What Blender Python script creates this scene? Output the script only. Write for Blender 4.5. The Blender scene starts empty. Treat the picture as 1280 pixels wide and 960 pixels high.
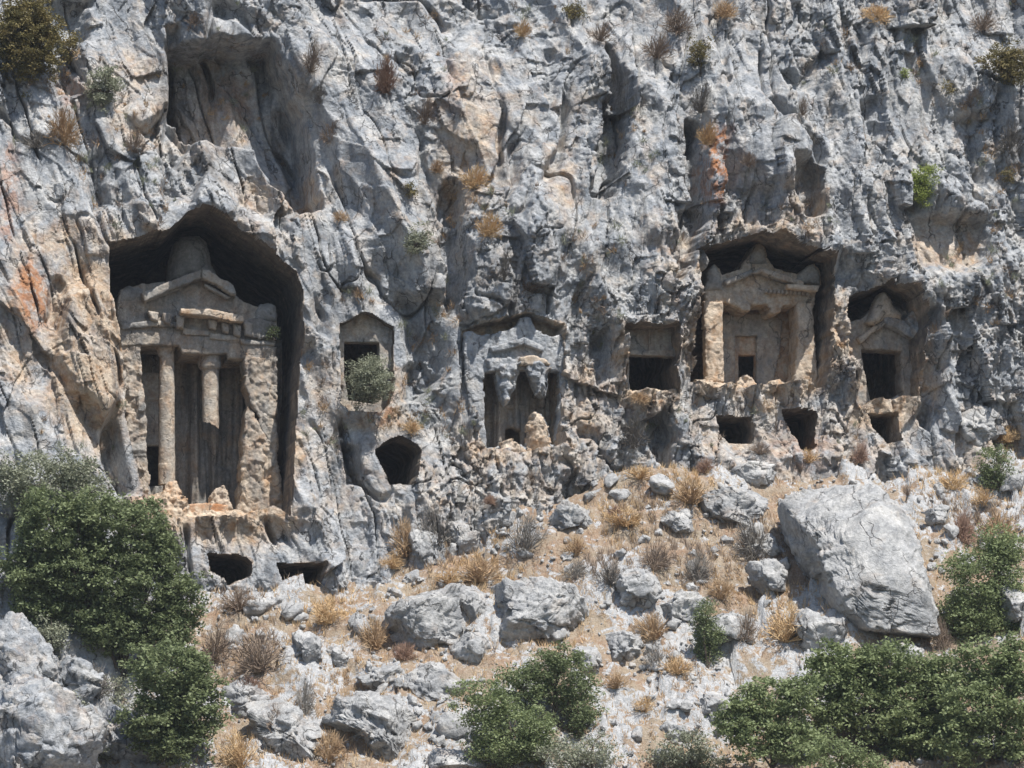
import bpy, math, random
import numpy as np
from mathutils import Vector, Matrix
random.seed(7); rng = np.random.RandomState(7)
SC = bpy.context.scene; COL = SC.collection

# ------------------------------------------------------------ camera, sky, sun, exposure
CAM = np.array([-28.0, -137.0, -24.0]); HF = 15.5
cam = bpy.data.objects.new('camera', bpy.data.cameras.new('camera')); COL.objects.link(cam)
cam.location = CAM; cam.data.sensor_width = 36
cam.data.lens = 18 / math.tan(math.radians(HF) / 2)
cam.data.clip_end = 2000; cam.data.clip_start = 1
Q = (-Vector(CAM)).to_track_quat('-Z', 'Y'); cam.rotation_euler = Q.to_euler(); SC.camera = cam
RM = np.array(Q.to_matrix()); RT, UP, FW = RM[:, 0], RM[:, 1], -RM[:, 2]
FPX = 640 / math.tan(math.radians(HF) / 2)
SUN_EL, SUN_AZ = 60, 24                      # azimuth: degrees to the right of the cliff's outward direction (-y)
w = bpy.data.worlds.new('World'); SC.world = w; w.use_nodes = True
sky = w.node_tree.nodes.new('ShaderNodeTexSky'); sky.sky_type = 'NISHITA'; sky.sun_disc = False
sky.sun_elevation = math.radians(SUN_EL); sky.sun_rotation = math.radians(180 - SUN_AZ)
bg = w.node_tree.nodes['Background']; bg.inputs[1].default_value = 0.11
w.node_tree.links.new(sky.outputs[0], bg.inputs[0])
sl = bpy.data.lights.new('sun', 'SUN'); sl.energy = 5.0; sl.angle = math.radians(0.5); sl.color = (1, 0.96, 0.90)
so = bpy.data.objects.new('sun', sl); COL.objects.link(so); so.location = (30, -60, 80)
e, a = math.radians(SUN_EL), math.radians(SUN_AZ)
SUNV = Vector((math.sin(a) * math.cos(e), -math.cos(a) * math.cos(e), math.sin(e)))
so.rotation_euler = SUNV.to_track_quat('Z', 'Y').to_euler()
SC.view_settings.view_transform = 'Standard'; SC.view_settings.look = 'None'
SC.view_settings.exposure = 0.33; SC.view_settings.gamma = 1
SC.cycles.max_bounces = 5; SC.cycles.diffuse_bounces = 3
SC.render.film_transparent = False

# ------------------------------------------------------------ helpers
def at(px, py, Y):
    """world point seen at photo pixel px,py on the plane y = Y"""
    px = np.asarray(px, float); py = np.asarray(py, float); Y = np.asarray(Y, float)
    d = FW + RT * ((px - 640) / FPX)[..., None] - UP * ((py - 480) / FPX)[..., None]
    t = (Y - CAM[1]) / d[..., 1]
    return CAM + d * t[..., None]
def ray(px, py):
    return FW + RT * ((px - 640) / FPX) - UP * ((py - 480) / FPX)
def h2(ix, iy, s):
    n = (ix.astype(np.int64) * 374761393 + iy.astype(np.int64) * 668265263 + int(s) * 1442695041) & 0xffffffff
    n = ((n ^ (n >> 13)) * 1274126177) & 0xffffffff; n = ((n ^ (n >> 15)) * 2246822519) & 0xffffffff
    return ((n ^ (n >> 16)) & 0xffffff) / 16777215.0
def vn(x, y, s=0):
    x = np.asarray(x, float); y = np.asarray(y, float)
    ix = np.floor(x); iy = np.floor(y); fx = x - ix; fy = y - iy
    u = fx * fx * fx * (fx * (fx * 6 - 15) + 10); v = fy * fy * fy * (fy * (fy * 6 - 15) + 10)
    ix = ix.astype(np.int64); iy = iy.astype(np.int64)
    a, b, c, d = h2(ix, iy, s), h2(ix + 1, iy, s), h2(ix, iy + 1, s), h2(ix + 1, iy + 1, s)
    return ((a + (b - a) * u) * (1 - v) + (c + (d - c) * u) * v) * 2 - 1
def fbm(x, y, s=0, o=4, g=.5):
    r = 0; k = 1; f = 1; n = 0
    for i in range(o):
        r = r + k * vn(x * f + 17.3 * i, y * f - 9.1 * i, s + i); n += k; k *= g; f *= 2.03
    return r / n
def rid(x, y, s=0, o=4, g=.5):
    r = 0; k = 1; f = 1; n = 0
    for i in range(o):
        r = r + k * (1 - 2 * np.abs(vn(x * f + 7.7 * i, y * f + 3.1 * i, s + i))); n += k; k *= g; f *= 2.07
    return r / n
def facet(x, y, s=0, tilt=1., step=.5, cone=.8):
    """broken-rock relief: the highest of many tilted facets, about one per unit cell"""
    ix = np.floor(x).astype(np.int64); iy = np.floor(y).astype(np.int64)
    best = np.full(np.shape(x), -9.); out = np.zeros(np.shape(x))
    for i in (-1, 0, 1):
        for j in (-1, 0, 1):
            a, b = ix + i, iy + j
            dx = x - (a + h2(a, b, s)); dy = y - (b + h2(a, b, s + 1)); dd = cone * (dx * dx + dy * dy)
            hgt = (h2(a, b, s + 2) - .5) * 2 * step + (h2(a, b, s + 3) - .5) * 2 * tilt * dx + (h2(a, b, s + 4) - .5) * 2 * tilt * dy
            m = hgt - dd > best; best = np.where(m, hgt - dd, best); out = np.where(m, hgt - .12 * dd, out)
    return out - .35
def blocks(x, y, s=0, tilt=1., step=.5):
    """stepped broken blocks (a cliff edge at each joint)"""
    ix = np.floor(x).astype(np.int64); iy = np.floor(y).astype(np.int64)
    bd = np.full(np.shape(x), 99.); out = np.zeros(np.shape(x))
    for i in (-1, 0, 1):
        for j in (-1, 0, 1):
            a, b = ix + i, iy + j
            dx = x - (a + h2(a, b, s)); dy = y - (b + h2(a, b, s + 1)); d = dx * dx + dy * dy
            hgt = (h2(a, b, s + 2) - .5) * 2 * step + (h2(a, b, s + 3) - .5) * 2 * tilt * dx + (h2(a, b, s + 4) - .5) * 2 * tilt * dy
            m = d < bd; out = np.where(m, hgt, out); bd = np.minimum(bd, d)
    return out
def facet3(p, s=0, tilt=1.2, step=.5, cone=.8):
    i0 = np.floor(p).astype(np.int64); best = np.full(len(p), -9.); out = np.zeros(len(p))
    for i in (-1, 0, 1):
        for j in (-1, 0, 1):
            for k in (-1, 0, 1):
                a, b = i0[:, 0] + i, i0[:, 1] + j; c = i0[:, 2] + k; ab = a * 7919 + c * 104729
                d = p - np.stack([a + h2(ab, b, s), b + h2(ab, b, s + 1), c + h2(ab, b, s + 2)], 1); dd = cone * (d * d).sum(1)
                g = (h2(ab, b, s + 3) - .5) * 2 * step + tilt * 2 * ((h2(ab, b, s + 4) - .5) * d[:, 0] + (h2(ab, b, s + 5) - .5) * d[:, 1] + (h2(ab, b, s + 6) - .5) * d[:, 2])
                m = g - dd > best; best = np.where(m, g - dd, best); out = np.where(m, g - .12 * dd, out)
    return out - .3
def sst(x, a, b):
    t = np.clip((x - a) / (b - a), 0, 1); return t * t * (3 - 2 * t)
def sdf(poly, u, v):
    """signed distance to a polygon, negative inside"""
    P = np.array(poly, float); n = len(P); d = np.full(u.shape, 1e18); ins = np.zeros(u.shape, bool)
    for i in range(n):
        ax, ay = P[i]; bx, by = P[(i + 1) % n]; ex, ey = bx - ax, by - ay; wx, wy = u - ax, v - ay
        t = np.clip((wx * ex + wy * ey) / (ex * ex + ey * ey + 1e-12), 0, 1)
        d = np.minimum(d, (wx - ex * t) ** 2 + (wy - ey * t) ** 2)
        if ay != by:
            c = ((ay > v) != (by > v)) & (u < (bx - ax) * (v - ay) / (by - ay) + ax); ins ^= c
    return np.sqrt(d) * np.where(ins, -1, 1)
def sdf_in(poly, U, V, pad):
    """sdf only near the polygon; far away +pad"""
    P = np.array(poly, float); out = np.full(U.shape, float(pad))
    m = (U > P[:, 0].min() - pad) & (U < P[:, 0].max() + pad) & (V > P[:, 1].min() - pad) & (V < P[:, 1].max() + pad)
    out[m] = sdf(poly, U[m], V[m]); return out

def mesh_obj(name, co, faces, mat, parent=None, smooth=False, attrs=None):
    me = bpy.data.meshes.new(name); co = np.asarray(co, np.float32)
    if isinstance(faces, np.ndarray):
        nf, k = faces.shape; me.vertices.add(len(co)); me.vertices.foreach_set('co', co.ravel())
        me.loops.add(nf * k); me.loops.foreach_set('vertex_index', faces.ravel().astype(np.int32))
        me.polygons.add(nf); me.polygons.foreach_set('loop_start', np.arange(0, nf * k, k, dtype=np.int32))
        if smooth: me.polygons.foreach_set('use_smooth', np.ones(nf, bool))
        me.update(calc_edges=True)
    else:
        me.from_pydata([tuple(c) for c in co], [], [tuple(f) for f in faces])
        if smooth: me.polygons.foreach_set('use_smooth', np.ones(len(me.polygons), bool))
    for k_, v_ in (attrs or {}).items():
        at_ = me.attributes.new(k_, 'FLOAT', 'POINT'); at_.data.foreach_set('value', np.asarray(v_, np.float32).ravel())
    me.materials.append(mat)
    o = bpy.data.objects.new(name, me); COL.objects.link(o)
    if parent is not None:
        o.parent = parent; o.matrix_parent_inverse = Matrix.Translation(-parent.location)
    return o
def tag(o, label=None, cat=None, group=None, kind=None):
    if label: o['label'] = label
    if cat: o['category'] = cat
    if group: o['group'] = group
    if kind: o['kind'] = kind
    return o
def empty(name, loc, label, cat, group=None):
    o = bpy.data.objects.new(name, None); COL.objects.link(o); o.location = Vector([float(c) for c in loc]); o.empty_display_size = .2
    return tag(o, label, cat, group)

# ------------------------------------------------------------ materials
def nodes(name):
    m = bpy.data.materials.new(name); m.use_nodes = True; nt = m.node_tree
    b = nt.nodes['Principled BSDF']; b.inputs['Roughness'].default_value = .95
    b.inputs['Specular IOR Level'].default_value = .15
    return m, nt, b
class G:
    """little node-graph writer"""
    def __init__(s, nt): s.nt = nt; s.L = nt.links.new
    def n(s, t, **k):
        x = s.nt.nodes.new('ShaderNode' + t)
        for a_, b_ in k.items(): setattr(x, a_, b_)
        return x
    def put(s, sock, val):
        if isinstance(val, bpy.types.NodeSocket): s.L(val, sock)
        else: sock.default_value = val
    def noise(s, vec, sc, det=4, ro=.55, dist=0):
        x = s.n('TexNoise'); s.put(x.inputs['Vector'], vec); x.inputs['Scale'].default_value = sc
        x.inputs['Detail'].default_value = det; x.inputs['Roughness'].default_value = ro; x.inputs['Distortion'].default_value = dist
        return x.outputs[0]
    def math(s, op, a_, b_=0., clamp=False):
        x = s.n('Math', operation=op, use_clamp=clamp); s.put(x.inputs[0], a_); s.put(x.inputs[1], b_); return x.outputs[0]
    def rng(s, v, a0, a1, b0=0., b1=1.):
        x = s.n('MapRange'); s.put(x.inputs[0], v)
        for i, q in enumerate((a0, a1, b0, b1)): x.inputs[i + 1].default_value = q
        return x.outputs[0]
    def mix(s, f, a_, b_, bt='MIX'):
        x = s.n('Mix', data_type='RGBA', blend_type=bt); s.put(x.inputs[0], f); s.put(x.inputs[6], a_); s.put(x.inputs[7], b_); return x.outputs[2]
    def attr(s, nm):
        x = s.n('Attribute'); x.attribute_name = nm; return x.outputs['Fac']
    def scale(s, vec, v):
        x = s.n('VectorMath', operation='MULTIPLY'); s.put(x.inputs[0], vec); x.inputs[1].default_value = v; return x.outputs[0]
def C(*c): return (c[0], c[1], c[2], 1)
def rock_mat(name, g1, g2, wbias=0., bump=.5, streak=.5, wk=1.3, pale=.35):
    m, nt, b = nodes(name); g = G(nt); pos = g.n('NewGeometry').outputs['Position']
    big = g.noise(pos, .35, 3); mid = g.noise(pos, 1.9, 5, .6, .3); fine = g.noise(pos, 9, 5, .65); vf = g.noise(pos, 34, 3, .6)
    col = g.mix(g.rng(mid, .36, .64), C(*g1), C(*g2))
    col = g.mix(g.rng(g.noise(pos, .8, 4, .6, .5), .5, .7, 0, pale), col, C(.62, .60, .56))
    wn = g.noise(pos, 1.1, 5, .65, .6)
    wf = g.math('MULTIPLY', g.math('ADD', g.math('ADD', g.attr('warm'), wbias), g.math('MULTIPLY', g.math('SUBTRACT', wn, .52), 2.2)), wk, True)
    warmc = g.mix(g.rng(g.noise(pos, 2.6, 4, .6), .4, .62), C(.48, .395, .305), C(.40, .265, .165))
    warmc = g.mix(g.rng(mid, .45, .6, 0, .6), warmc, C(.62, .53, .42))
    col = g.mix(wf, col, warmc)
    rf = g.math('MULTIPLY', g.attr('rust'), g.rng(g.noise(pos, 2.2, 5, .7, .8), .4, .55), True)
    col = g.mix(rf, col, C(.40, .17, .065))
    sv = g.scale(pos, (1, 1, .13)); st = g.rng(g.noise(sv, 1.5, 5, .6, .4), .54, .68, 0, streak)
    col = g.mix(st, col, C(.13, .135, .14))
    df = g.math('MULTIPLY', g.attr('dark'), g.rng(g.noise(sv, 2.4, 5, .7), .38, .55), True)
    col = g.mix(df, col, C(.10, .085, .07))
    sp = g.rng(fine, .3, .7, .72, 1.22); sp2 = g.rng(vf, .3, .7, .92, 1.07)
    col = g.mix(1.0, col, g.n('CombineColor').outputs[0], 'MULTIPLY') if False else col
    hv = g.n('HueSaturation'); g.put(hv.inputs['Color'], col); g.put(hv.inputs['Value'], g.math('MULTIPLY', sp, sp2)); col = hv.outputs[0]
    vo = g.n('TexVoronoi'); vo.feature = 'DISTANCE_TO_EDGE'; vo.inputs['Scale'].default_value = .85
    dv = g.n('VectorMath', operation='ADD'); g.put(dv.inputs[0], g.scale(pos, (1, 1, .42))); ns = g.n('TexNoise'); g.put(ns.inputs['Vector'], pos); ns.inputs['Scale'].default_value = 1.6; ns.inputs['Detail'].default_value = 5
    sc_ = g.n('VectorMath', operation='SCALE'); g.put(sc_.inputs[0], ns.outputs['Color']); sc_.inputs['Scale'].default_value = .9; g.put(dv.inputs[1], sc_.outputs[0]); g.put(vo.inputs['Vector'], dv.outputs[0])
    crk = g.math('MULTIPLY', g.rng(vo.outputs['Distance'], .004, .022, 1, 0), g.rng(g.noise(pos, .9, 2), .45, .55), True)
    col = g.mix(g.math('MULTIPLY', crk, .7), col, C(.09, .085, .08))
    g.put(b.inputs['Base Color'], col)
    bu = g.n('Bump'); bu.inputs['Strength'].default_value = bump; bu.inputs['Distance'].default_value = .08
    hsum = g.math('SUBTRACT', g.math('ADD', g.math('MULTIPLY', g.noise(pos, 5, 6, .68, .4), 1.6), g.math('MULTIPLY', fine, .5)), g.math('MULTIPLY', crk, .8))
    g.put(bu.inputs['Height'], hsum); g.put(b.inputs['Normal'], bu.outputs[0])
    return m
M_CLIFF = rock_mat('cliff_limestone', (.245, .266, .292), (.455, .462, .468), .04, 1.0, .5, 1.3, .6)
M_TOMB = rock_mat('carved_limestone', (.24, .235, .225), (.33, .315, .29), .10, .6, .55)
M_DEEP = rock_mat('shade_dark_limestone', (.11, .10, .09), (.20, .175, .15), -.15, .6, .4, 1., 0.)  # limestone darkened in its base colour to stand in for shade inside niches and chambers
M_ORANGE = rock_mat('fresh_cut_limestone', (.45, .40, .34), (.50, .42, .34), .55, .55, .1)
M_BOULDER = rock_mat('boulder_limestone', (.30, .305, .31), (.46, .458, .45), -.06, .8, .4, 1., .4)
def ground_mat():
    m, nt, b = nodes('hillside_soil'); g = G(nt); pos = g.n('NewGeometry').outputs['Position']
    n1 = g.noise(pos, .9, 5, .65, .4); n2 = g.noise(pos, 7, 5, .7)
    soil = g.mix(g.rng(n1, .4, .62), C(.30, .245, .18), C(.29, .195, .13)); soil = g.mix(g.rng(n2, .45, .62, 0, .55), soil, C(.43, .37, .30))
    rk = g.mix(g.rng(n2, .35, .6), C(.33, .34, .35), C(.50, .50, .50))
    f = g.math('ADD', g.attr('rocky'), g.math('MULTIPLY', g.math('SUBTRACT', g.noise(pos, 2.6, 8, .75, .5), .5), 3.2), True)
    f = g.rng(f, .38, .52)
    col = g.mix(f, soil, rk); hv = g.n('HueSaturation'); g.put(hv.inputs['Color'], col); g.put(hv.inputs['Value'], g.rng(g.noise(pos, 26, 4, .7), .3, .7, .7, 1.25))
    g.put(b.inputs['Base Color'], hv.outputs[0])
    bu = g.n('Bump'); bu.inputs['Strength'].default_value = .9; bu.inputs['Distance'].default_value = .1
    g.put(bu.inputs['Height'], g.noise(pos, 8, 6, .7)); g.put(b.inputs['Normal'], bu.outputs[0]); return m
M_GROUND = ground_mat()
def leaf_mat(name, d, l, trans=.25, y=None):
    m, nt, b = nodes(name); g = G(nt); pos = g.n('NewGeometry').outputs['Position']
    f = g.math('ADD', g.math('MULTIPLY', g.attr('lv'), .6), g.rng(g.noise(pos, 1.6, 4), .35, .65, 0, .4), True)
    col = g.mix(f, C(*d), C(*l))
    if y: col = g.mix(g.rng(g.noise(pos, 3.2, 3), .56, .66, 0, .7), col, C(*y))
    g.put(b.inputs['Base Color'], col); b.inputs['Roughness'].default_value = .6; b.inputs['Specular IOR Level'].default_value = .3
    t = g.n('BsdfTranslucent'); g.put(t.inputs[0], col); mx = g.n('MixShader'); mx.inputs[0].default_value = trans
    g.L(b.outputs[0], mx.inputs[1]); g.L(t.outputs[0], mx.inputs[2]); g.L(mx.outputs[0], nt.nodes['Material Output'].inputs[0]); return m
def flat_mat(name, c1, c2, sc=4):
    m, nt, b = nodes(name); g = G(nt); pos = g.n('NewGeometry').outputs['Position']
    col = g.mix(g.rng(g.noise(pos, sc, 4), .38, .62), C(*c1), C(*c2)); g.put(b.inputs['Base Color'], col); return m
M_OAK = leaf_mat('oak_leaves', (.105, .135, .062), (.28, .325, .165), .38)
M_OAK2 = leaf_mat('pale_oak_leaves', (.125, .16, .07), (.33, .385, .19), .38)
M_OLIVE = leaf_mat('grey_green_leaves', (.20, .215, .15), (.37, .385, .28), .35)
M_FRESH = leaf_mat('fresh_leaves', (.18, .23, .06), (.38, .43, .13), .4)
M_RUSTY = leaf_mat('yellowing_leaves', (.10, .10, .04), (.28, .22, .09), .25)
M_DRYTW = flat_mat('dry_twigs', (.20, .15, .115), (.33, .26, .20), 3)
M_GREYTW = flat_mat('grey_twigs', (.15, .135, .12), (.27, .25, .22), 3)
M_REDTW = flat_mat('reddish_twigs', (.25, .155, .115), (.37, .25, .18), 3)
M_STRAW = flat_mat('straw', (.50, .33, .17), (.62, .46, .27), 2)
M_STRAW2 = flat_mat('rusty_straw', (.36, .24, .14), (.50, .36, .22), 2)
M_BARK = flat_mat('bark', (.07, .055, .045), (.15, .125, .10), 6)

# ------------------------------------------------------------ the cliff: one height field, broken up by facets and carved by niches
def axis(a, b, st, lo, hi, coarse=7.):
    l = list(np.arange(lo, a, coarse)) + list(np.arange(a, b, st)) + list(np.arange(b, hi, coarse)); return np.array(l)
UA = axis(-6, 1286, 1.35, -150, 1440); VA = axis(-6, 770, 1.35, -160, 1010)
U, V = np.meshgrid(UA, VA)
cu = [-150, 60, 140, 260, 400, 480, 620, 800, 1000, 1150, 1440]
cv = [-160, 0, 130, 240, 330, 430, 540, 600, 660, 740, 1010]
TB = np.array([   # base depth (m) of the rock face: rows by height, columns across
    [8.0, 8.0, 7.6, 7.0, 7.2, 7.4, 7.6, 7.4, 6.6, 6.4, 6.0],
    [4.6, 4.6, 4.2, 3.4, 4.0, 4.4, 4.6, 4.4, 3.6, 3.4, 3.0],
    [2.8, 2.6, 2.4, 2.2, 3.0, 2.8, 2.6, 2.6, 2.0, 1.6, 1.2],
    [1.2, 1.0, 0.8, 0.6, 1.6, 1.6, 1.6, 1.6, 1.0, 0.6, 0.3],
    [0.2, 0.0, 0.2, 0.2, 0.8, 1.0, 1.1, 1.0, 0.6, 0.3, -.2],
    [-.8, -.8, -.2, 0.2, 0.5, 0.8, 0.9, 0.7, 0.4, 0.3, -.6],
    [-2., -1.6, -.6, 0.1, 0.1, 0.3, 0.4, 0.3, 0.1, 0.0, -1.2],
    [-3.0, -2.2, -1.0, -.1, -.2, -.3, -.4, -.4, -.4, -.6, -2.0],
    [-4.2, -3.0, -1.6, -.4, -.6, -.9, -.9, -.9, -1.2, -2., -3.2],
    [-5.4, -4.2, -2.4, -.8, -1.2, -2.0, -2.2, -4.4, -4.4, -5., -6.0],
    [-14, -12, -8, -4, -5, -8, -10, -12, -14, -15, -16]], float)
def table(U, V):
    k = np.array([np.interp(UA, cu, r) for r in TB])
    out = np.empty((len(VA), len(UA)))
    j = np.clip(np.searchsorted(cv, VA) - 1, 0, len(cv) - 2); c = np.array(cv, float)
    t = (VA - c[j]) / (c[j + 1] - c[j]); t = t * t * (3 - 2 * t) * .5 + t * .5
    return k[j] * (1 - t)[:, None] + k[j + 1] * t[:, None]
Y0 = table(U, V)
P0 = at(U, V, Y0); X0, Z0 = P0[..., 0], P0[..., 2]
def el(cx, cy, rx, ry): return [(cx + rx * math.cos(q * .7854), cy + ry * math.sin(q * .7854)) for q in range(8)]
DENTS = [  # (outline in the photograph, depth in m, softness in px)
    ([(220, 56), (285, 44), (345, 46), (384, 130), (408, 256), (376, 262), (345, 225), (322, 185), (262, 168), (246, 172), (222, 130)], 3.2, 5),
    ([(186, 160), (214, 128), (238, 170), (262, 200), (236, 262), (212, 255), (206, 190)], 1.3, 6),
    ([(214, 30), (226, 30), (232, 120), (246, 165), (226, 200), (206, 180), (220, 130)], 1.0, 5),
    ([(560, 235), (576, 225), (582, 330), (576, 380), (566, 392), (560, 300)], 1.15, 8),
    ([(764, 60), (784, 90), (782, 200), (772, 245), (746, 240), (762, 150)], 1.9, 6),
    ([(690, 60), (704, 60), (700, 130), (686, 150)], .5, 6),
    ([(858, 150), (878, 160), (876, 250), (862, 330), (842, 345), (856, 250)], 1.5, 6),
    ([(978, 200), (1012, 196), (1030, 215), (1024, 265), (1000, 272), (984, 235)], 1.7, 5),
    ([(958, 128), (968, 124), (1024, 176), (1030, 206), (1012, 202), (985, 160)], .7, 5),
    ([(1142, 275), (1185, 268), (1235, 275), (1240, 320), (1200, 340), (1150, 330)], .5, 8),
    ([(508, 372), (560, 368), (596, 392), (592, 440), (556, 470), (524, 440), (500, 410)], 1.0, 10),
    ([(500, 462), (540, 448), (556, 470), (534, 500), (498, 505)], 1.0, 4),
    ([(577, 405), (588, 405), (592, 480), (588, 552), (580, 548), (582, 470)], 1.5, 3),
    ([(128, 535), (148, 505), (160, 520), (168, 570), (184, 612), (150, 616), (130, 590)], 1.8, 5),
    ([(434, 552), (452, 560), (460, 604), (440, 606)], 1.0, 4),
    ([(424, 430), (432, 430), (430, 500), (440, 545), (432, 548), (424, 500)], .8, 4),
    ([(806, 522), (830, 512), (842, 540), (838, 590), (814, 570)], 1.2, 4),
    ([(744, 420), (762, 412), (766, 470), (748, 480)], .9, 5),
    ([(1150, 380), (1164, 385), (1172, 470), (1164, 540), (1152, 520)], 1.0, 6),
    ([(384, 352), (398, 368), (424, 412), (418, 424), (394, 410), (380, 392)], .9, 4),
    ([(60, 0), (110, 0), (92, 110), (70, 120)], 1.4, 12),
    ([(112, 200), (128, 190), (140, 250), (120, 262)], .7, 8),
    ([(64, 350), (78, 345), (86, 380), (72, 420), (60, 400)], .7, 6),
    ([(640, 180), (652, 175), (650, 235), (636, 230)], .5, 5),
    ([(1215, 150), (1232, 140), (1240, 260), (1222, 250)], .7, 9),
    ([(1080, 130), (1100, 125), (1096, 200), (1080, 210)], .6, 8),
    ([(505, 70), (520, 60), (528, 110), (512, 122)], .6, 6),
    ([(980, 92), (1004, 98), (1030, 60), (1044, 66), (1020, 112), (990, 108)], .6, 6),
    ([(0, 480), (60, 500), (40, 560), (0, 560)], -.6, 25),
    ([(78, 372), (120, 352), (150, 372), (158, 430), (152, 500), (128, 530), (96, 500), (72, 440)], -1.3, 14),
    ([(200, 170), (216, 175), (206, 300), (150, 290), (150, 210)], -.6, 20),
    ([(585, 230), (650, 240), (700, 240), (700, 380), (600, 390)], -.5, 25),
    ([(790, 90), (850, 120), (850, 300), (800, 300), (780, 200)], -.6, 18),
    ([(890, 110), (965, 130), (1010, 200), (960, 235), (900, 200)], -.8, 14),
    ([(395, 430), (425, 440), (430, 560), (400, 640), (372, 640), (378, 460)], -.35, 10),
    ([(1150, 220), (1280, 230), (1280, 270), (1180, 262)], -.4, 14),
]
big = fbm(X0 * .10, Z0 * .075, 3, 3) * 1.1 + rid(X0 * .26 + .1 * Z0, Z0 * .12, 11, 3) * .95
# strata lean to the right going down on the left half, to the left on the right-centre
lean = np.interp(UA, [-100, 350, 560, 700, 900, 1300], [.30, .22, .05, -.16, -.10, .14])[None, :]
wx = fbm(X0 * .6, Z0 * .35, 21, 3) * .34; wz = fbm(X0 * .5 + 40, Z0 * .5, 27, 3) * .4
sx = X0 + Z0 * lean + wx; szz = Z0 + wz
D = blocks(sx * .40, szz * .13, 31, .8, .55) * .80 + blocks(sx * .85, szz * .17, 33, .6, .6) * .34
D += facet(sx * .8, szz * .26, 41, 1.2, .5, .7) * .62
D += facet(sx * 1.9, szz * .7, 51, 1.3, .5, .7) * .17
D += blocks(sx * 1.2 + .5 * wz, szz * .5, 57, .9, .6) * .16
w2x = fbm(X0 * 2.2, Z0 * 2.2, 61, 2) * .14; w2z = fbm(X0 * 2.2, Z0 * 2.2, 66, 2) * .14
D += rid(sx * .9, szz * .10, 35, 2) * .16
det = facet((sx + w2x) * 4.3, (szz + w2z) * 2.1, 71, 1.5, .5, .8) * .12
det += blocks((sx + w2x) * 3.0, (szz + w2z) * 2.0, 75, 1.2, .6) * .075
det += facet((X0 + w2x) * 9.5, (Z0 + w2z) * 7, 81, 1.4, .5, .8) * .05
det += fbm(X0 * 14, Z0 * 12, 91, 2) * .03
calm = (.72 + .28 * sst(V, 240, 420)) * (.22 + .85 * sst(fbm(X0 * .25, Z0 * .17, 101, 3), -.3, .3))      # some faces are smoother than others
dent = np.zeros_like(U); jit = fbm(X0 * 1.3, Z0 * 1.3, 111, 4) * 9
for poly, amt, soft in DENTS:
    s = sdf_in(poly, U, V, soft + 12); s2 = s + jit * (.5 if soft < 6 else 1)
    dent += amt * (1 - sst(s2, -soft, soft))
SMOOTH = [(el(930, 535, 90, 45), .62, 25), (el(1110, 540, 60, 40), .5, 20), (el(330, 690, 100, 45), .6, 15), (el(880, 590, 160, 25), .35, 20), (el(1000, 500, 120, 20), .4, 15), (el(470, 640, 60, 60), .4, 25), (el(1220, 60, 60, 60), .3, 30), (el(700, 150, 40, 110), .35, 25), (el(830, 180, 35, 90), .35, 20), (el(430, 200, 40, 120), .35, 20), ([(220, 60), (290, 50), (345, 60), (395, 240), (330, 200), (240, 140)], .55, 14), ([(1145, 272), (1240, 272), (1235, 335), (1155, 335)], .7, 8),
          ([(395, 430), (430, 440), (430, 560), (400, 650), (365, 650), (376, 440)], .35, 10), ([(0, 470), (110, 520), (110, 600), (0, 600)], .5, 20),
          ([(505, 372), (560, 368), (592, 400), (592, 450), (520, 460)], .4, 10)]
sm = np.zeros_like(U)
for poly, k, soft in SMOOTH: sm = np.maximum(sm, k * (1 - sst(sdf_in(poly, U, V, soft + 2), -soft, soft)))
OUT = big + (D * (.5 + .5 * calm) + det * calm) * (1 - sm)
Yc = Y0 - OUT * 1.0 + dent + .25
for poly, am, soft in [([(125, 262), (200, 250), (262, 232), (320, 262), (380, 310), (388, 345), (345, 312), (300, 280), (262, 258), (215, 278), (137, 296)], .35, 5), ([(860, 280), (950, 275), (1045, 300), (1045, 320), (1000, 306), (950, 292), (868, 306)], .12, 4), ([(1050, 372), (1085, 340), (1130, 340), (1155, 375), (1135, 362), (1112, 354), (1085, 360), (1060, 385)], .15, 4)]:
    Yc -= am * (1 - sst(sdf_in(poly, U, V, soft + 2), -soft, soft))
# thin crevices
for k_, (su, sv_, am, sd) in enumerate([(.55, .09, .75, 121), (.9, .16, .5, 127), (1.3, .4, .28, 131)]):
    c = np.abs(vn(sx * su, szz * sv_, sd)); Yc += am * (1 - sst(c, .01, .055)) * sst(vn(X0 * .3, Z0 * .3, sd + 5), -.1, .4)

# niches and chambers: (key, outline, absolute depth of back wall, edge softness px, rough edge px)
NICHES = [
    ('t1', [(137, 302), (165, 297), (215, 283), (238, 262), (264, 262), (300, 285), (345, 318), (372, 338), (380, 362), (379, 420), (374, 480), (370, 560), (364, 642), (345, 628), (300, 644), (190, 640), (178, 600), (160, 520), (155, 440), (141, 370)], 6.0, 1.0, 1.1),
    ('t2', [(429, 402), (460, 390), (494, 407), (493, 470), (491, 500), (478, 512), (440, 508), (430, 500)], 6.5, 1.5, 1.5),
    ('t3', [(582, 409), (620, 402), (655, 393), (690, 401), (706, 405), (704, 470), (700, 556), (690, 562), (606, 562), (592, 500), (586, 460)], 3.3, 1.5, 2),
    ('t4', [(780, 410), (842, 410), (846, 440), (843, 456), (848, 490), (787, 492)], 6.4, 1.5, 1.5),
    ('t5', [(868, 312), (900, 306), (950, 296), (1002, 310), (1040, 321), (1042, 350), (1040, 400), (1032, 482), (1020, 484), (1010, 476), (900, 480), (882, 476), (868, 474), (872, 400)], 4.0, 1.5, 2.5),
    ('t6', [(1058, 392), (1066, 374), (1085, 362), (1112, 356), (1135, 364), (1148, 386), (1150, 395), (1150, 492), (1078, 500), (1073, 460), (1060, 430)], 7.0, 1.5, 2.5),
]
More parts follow.
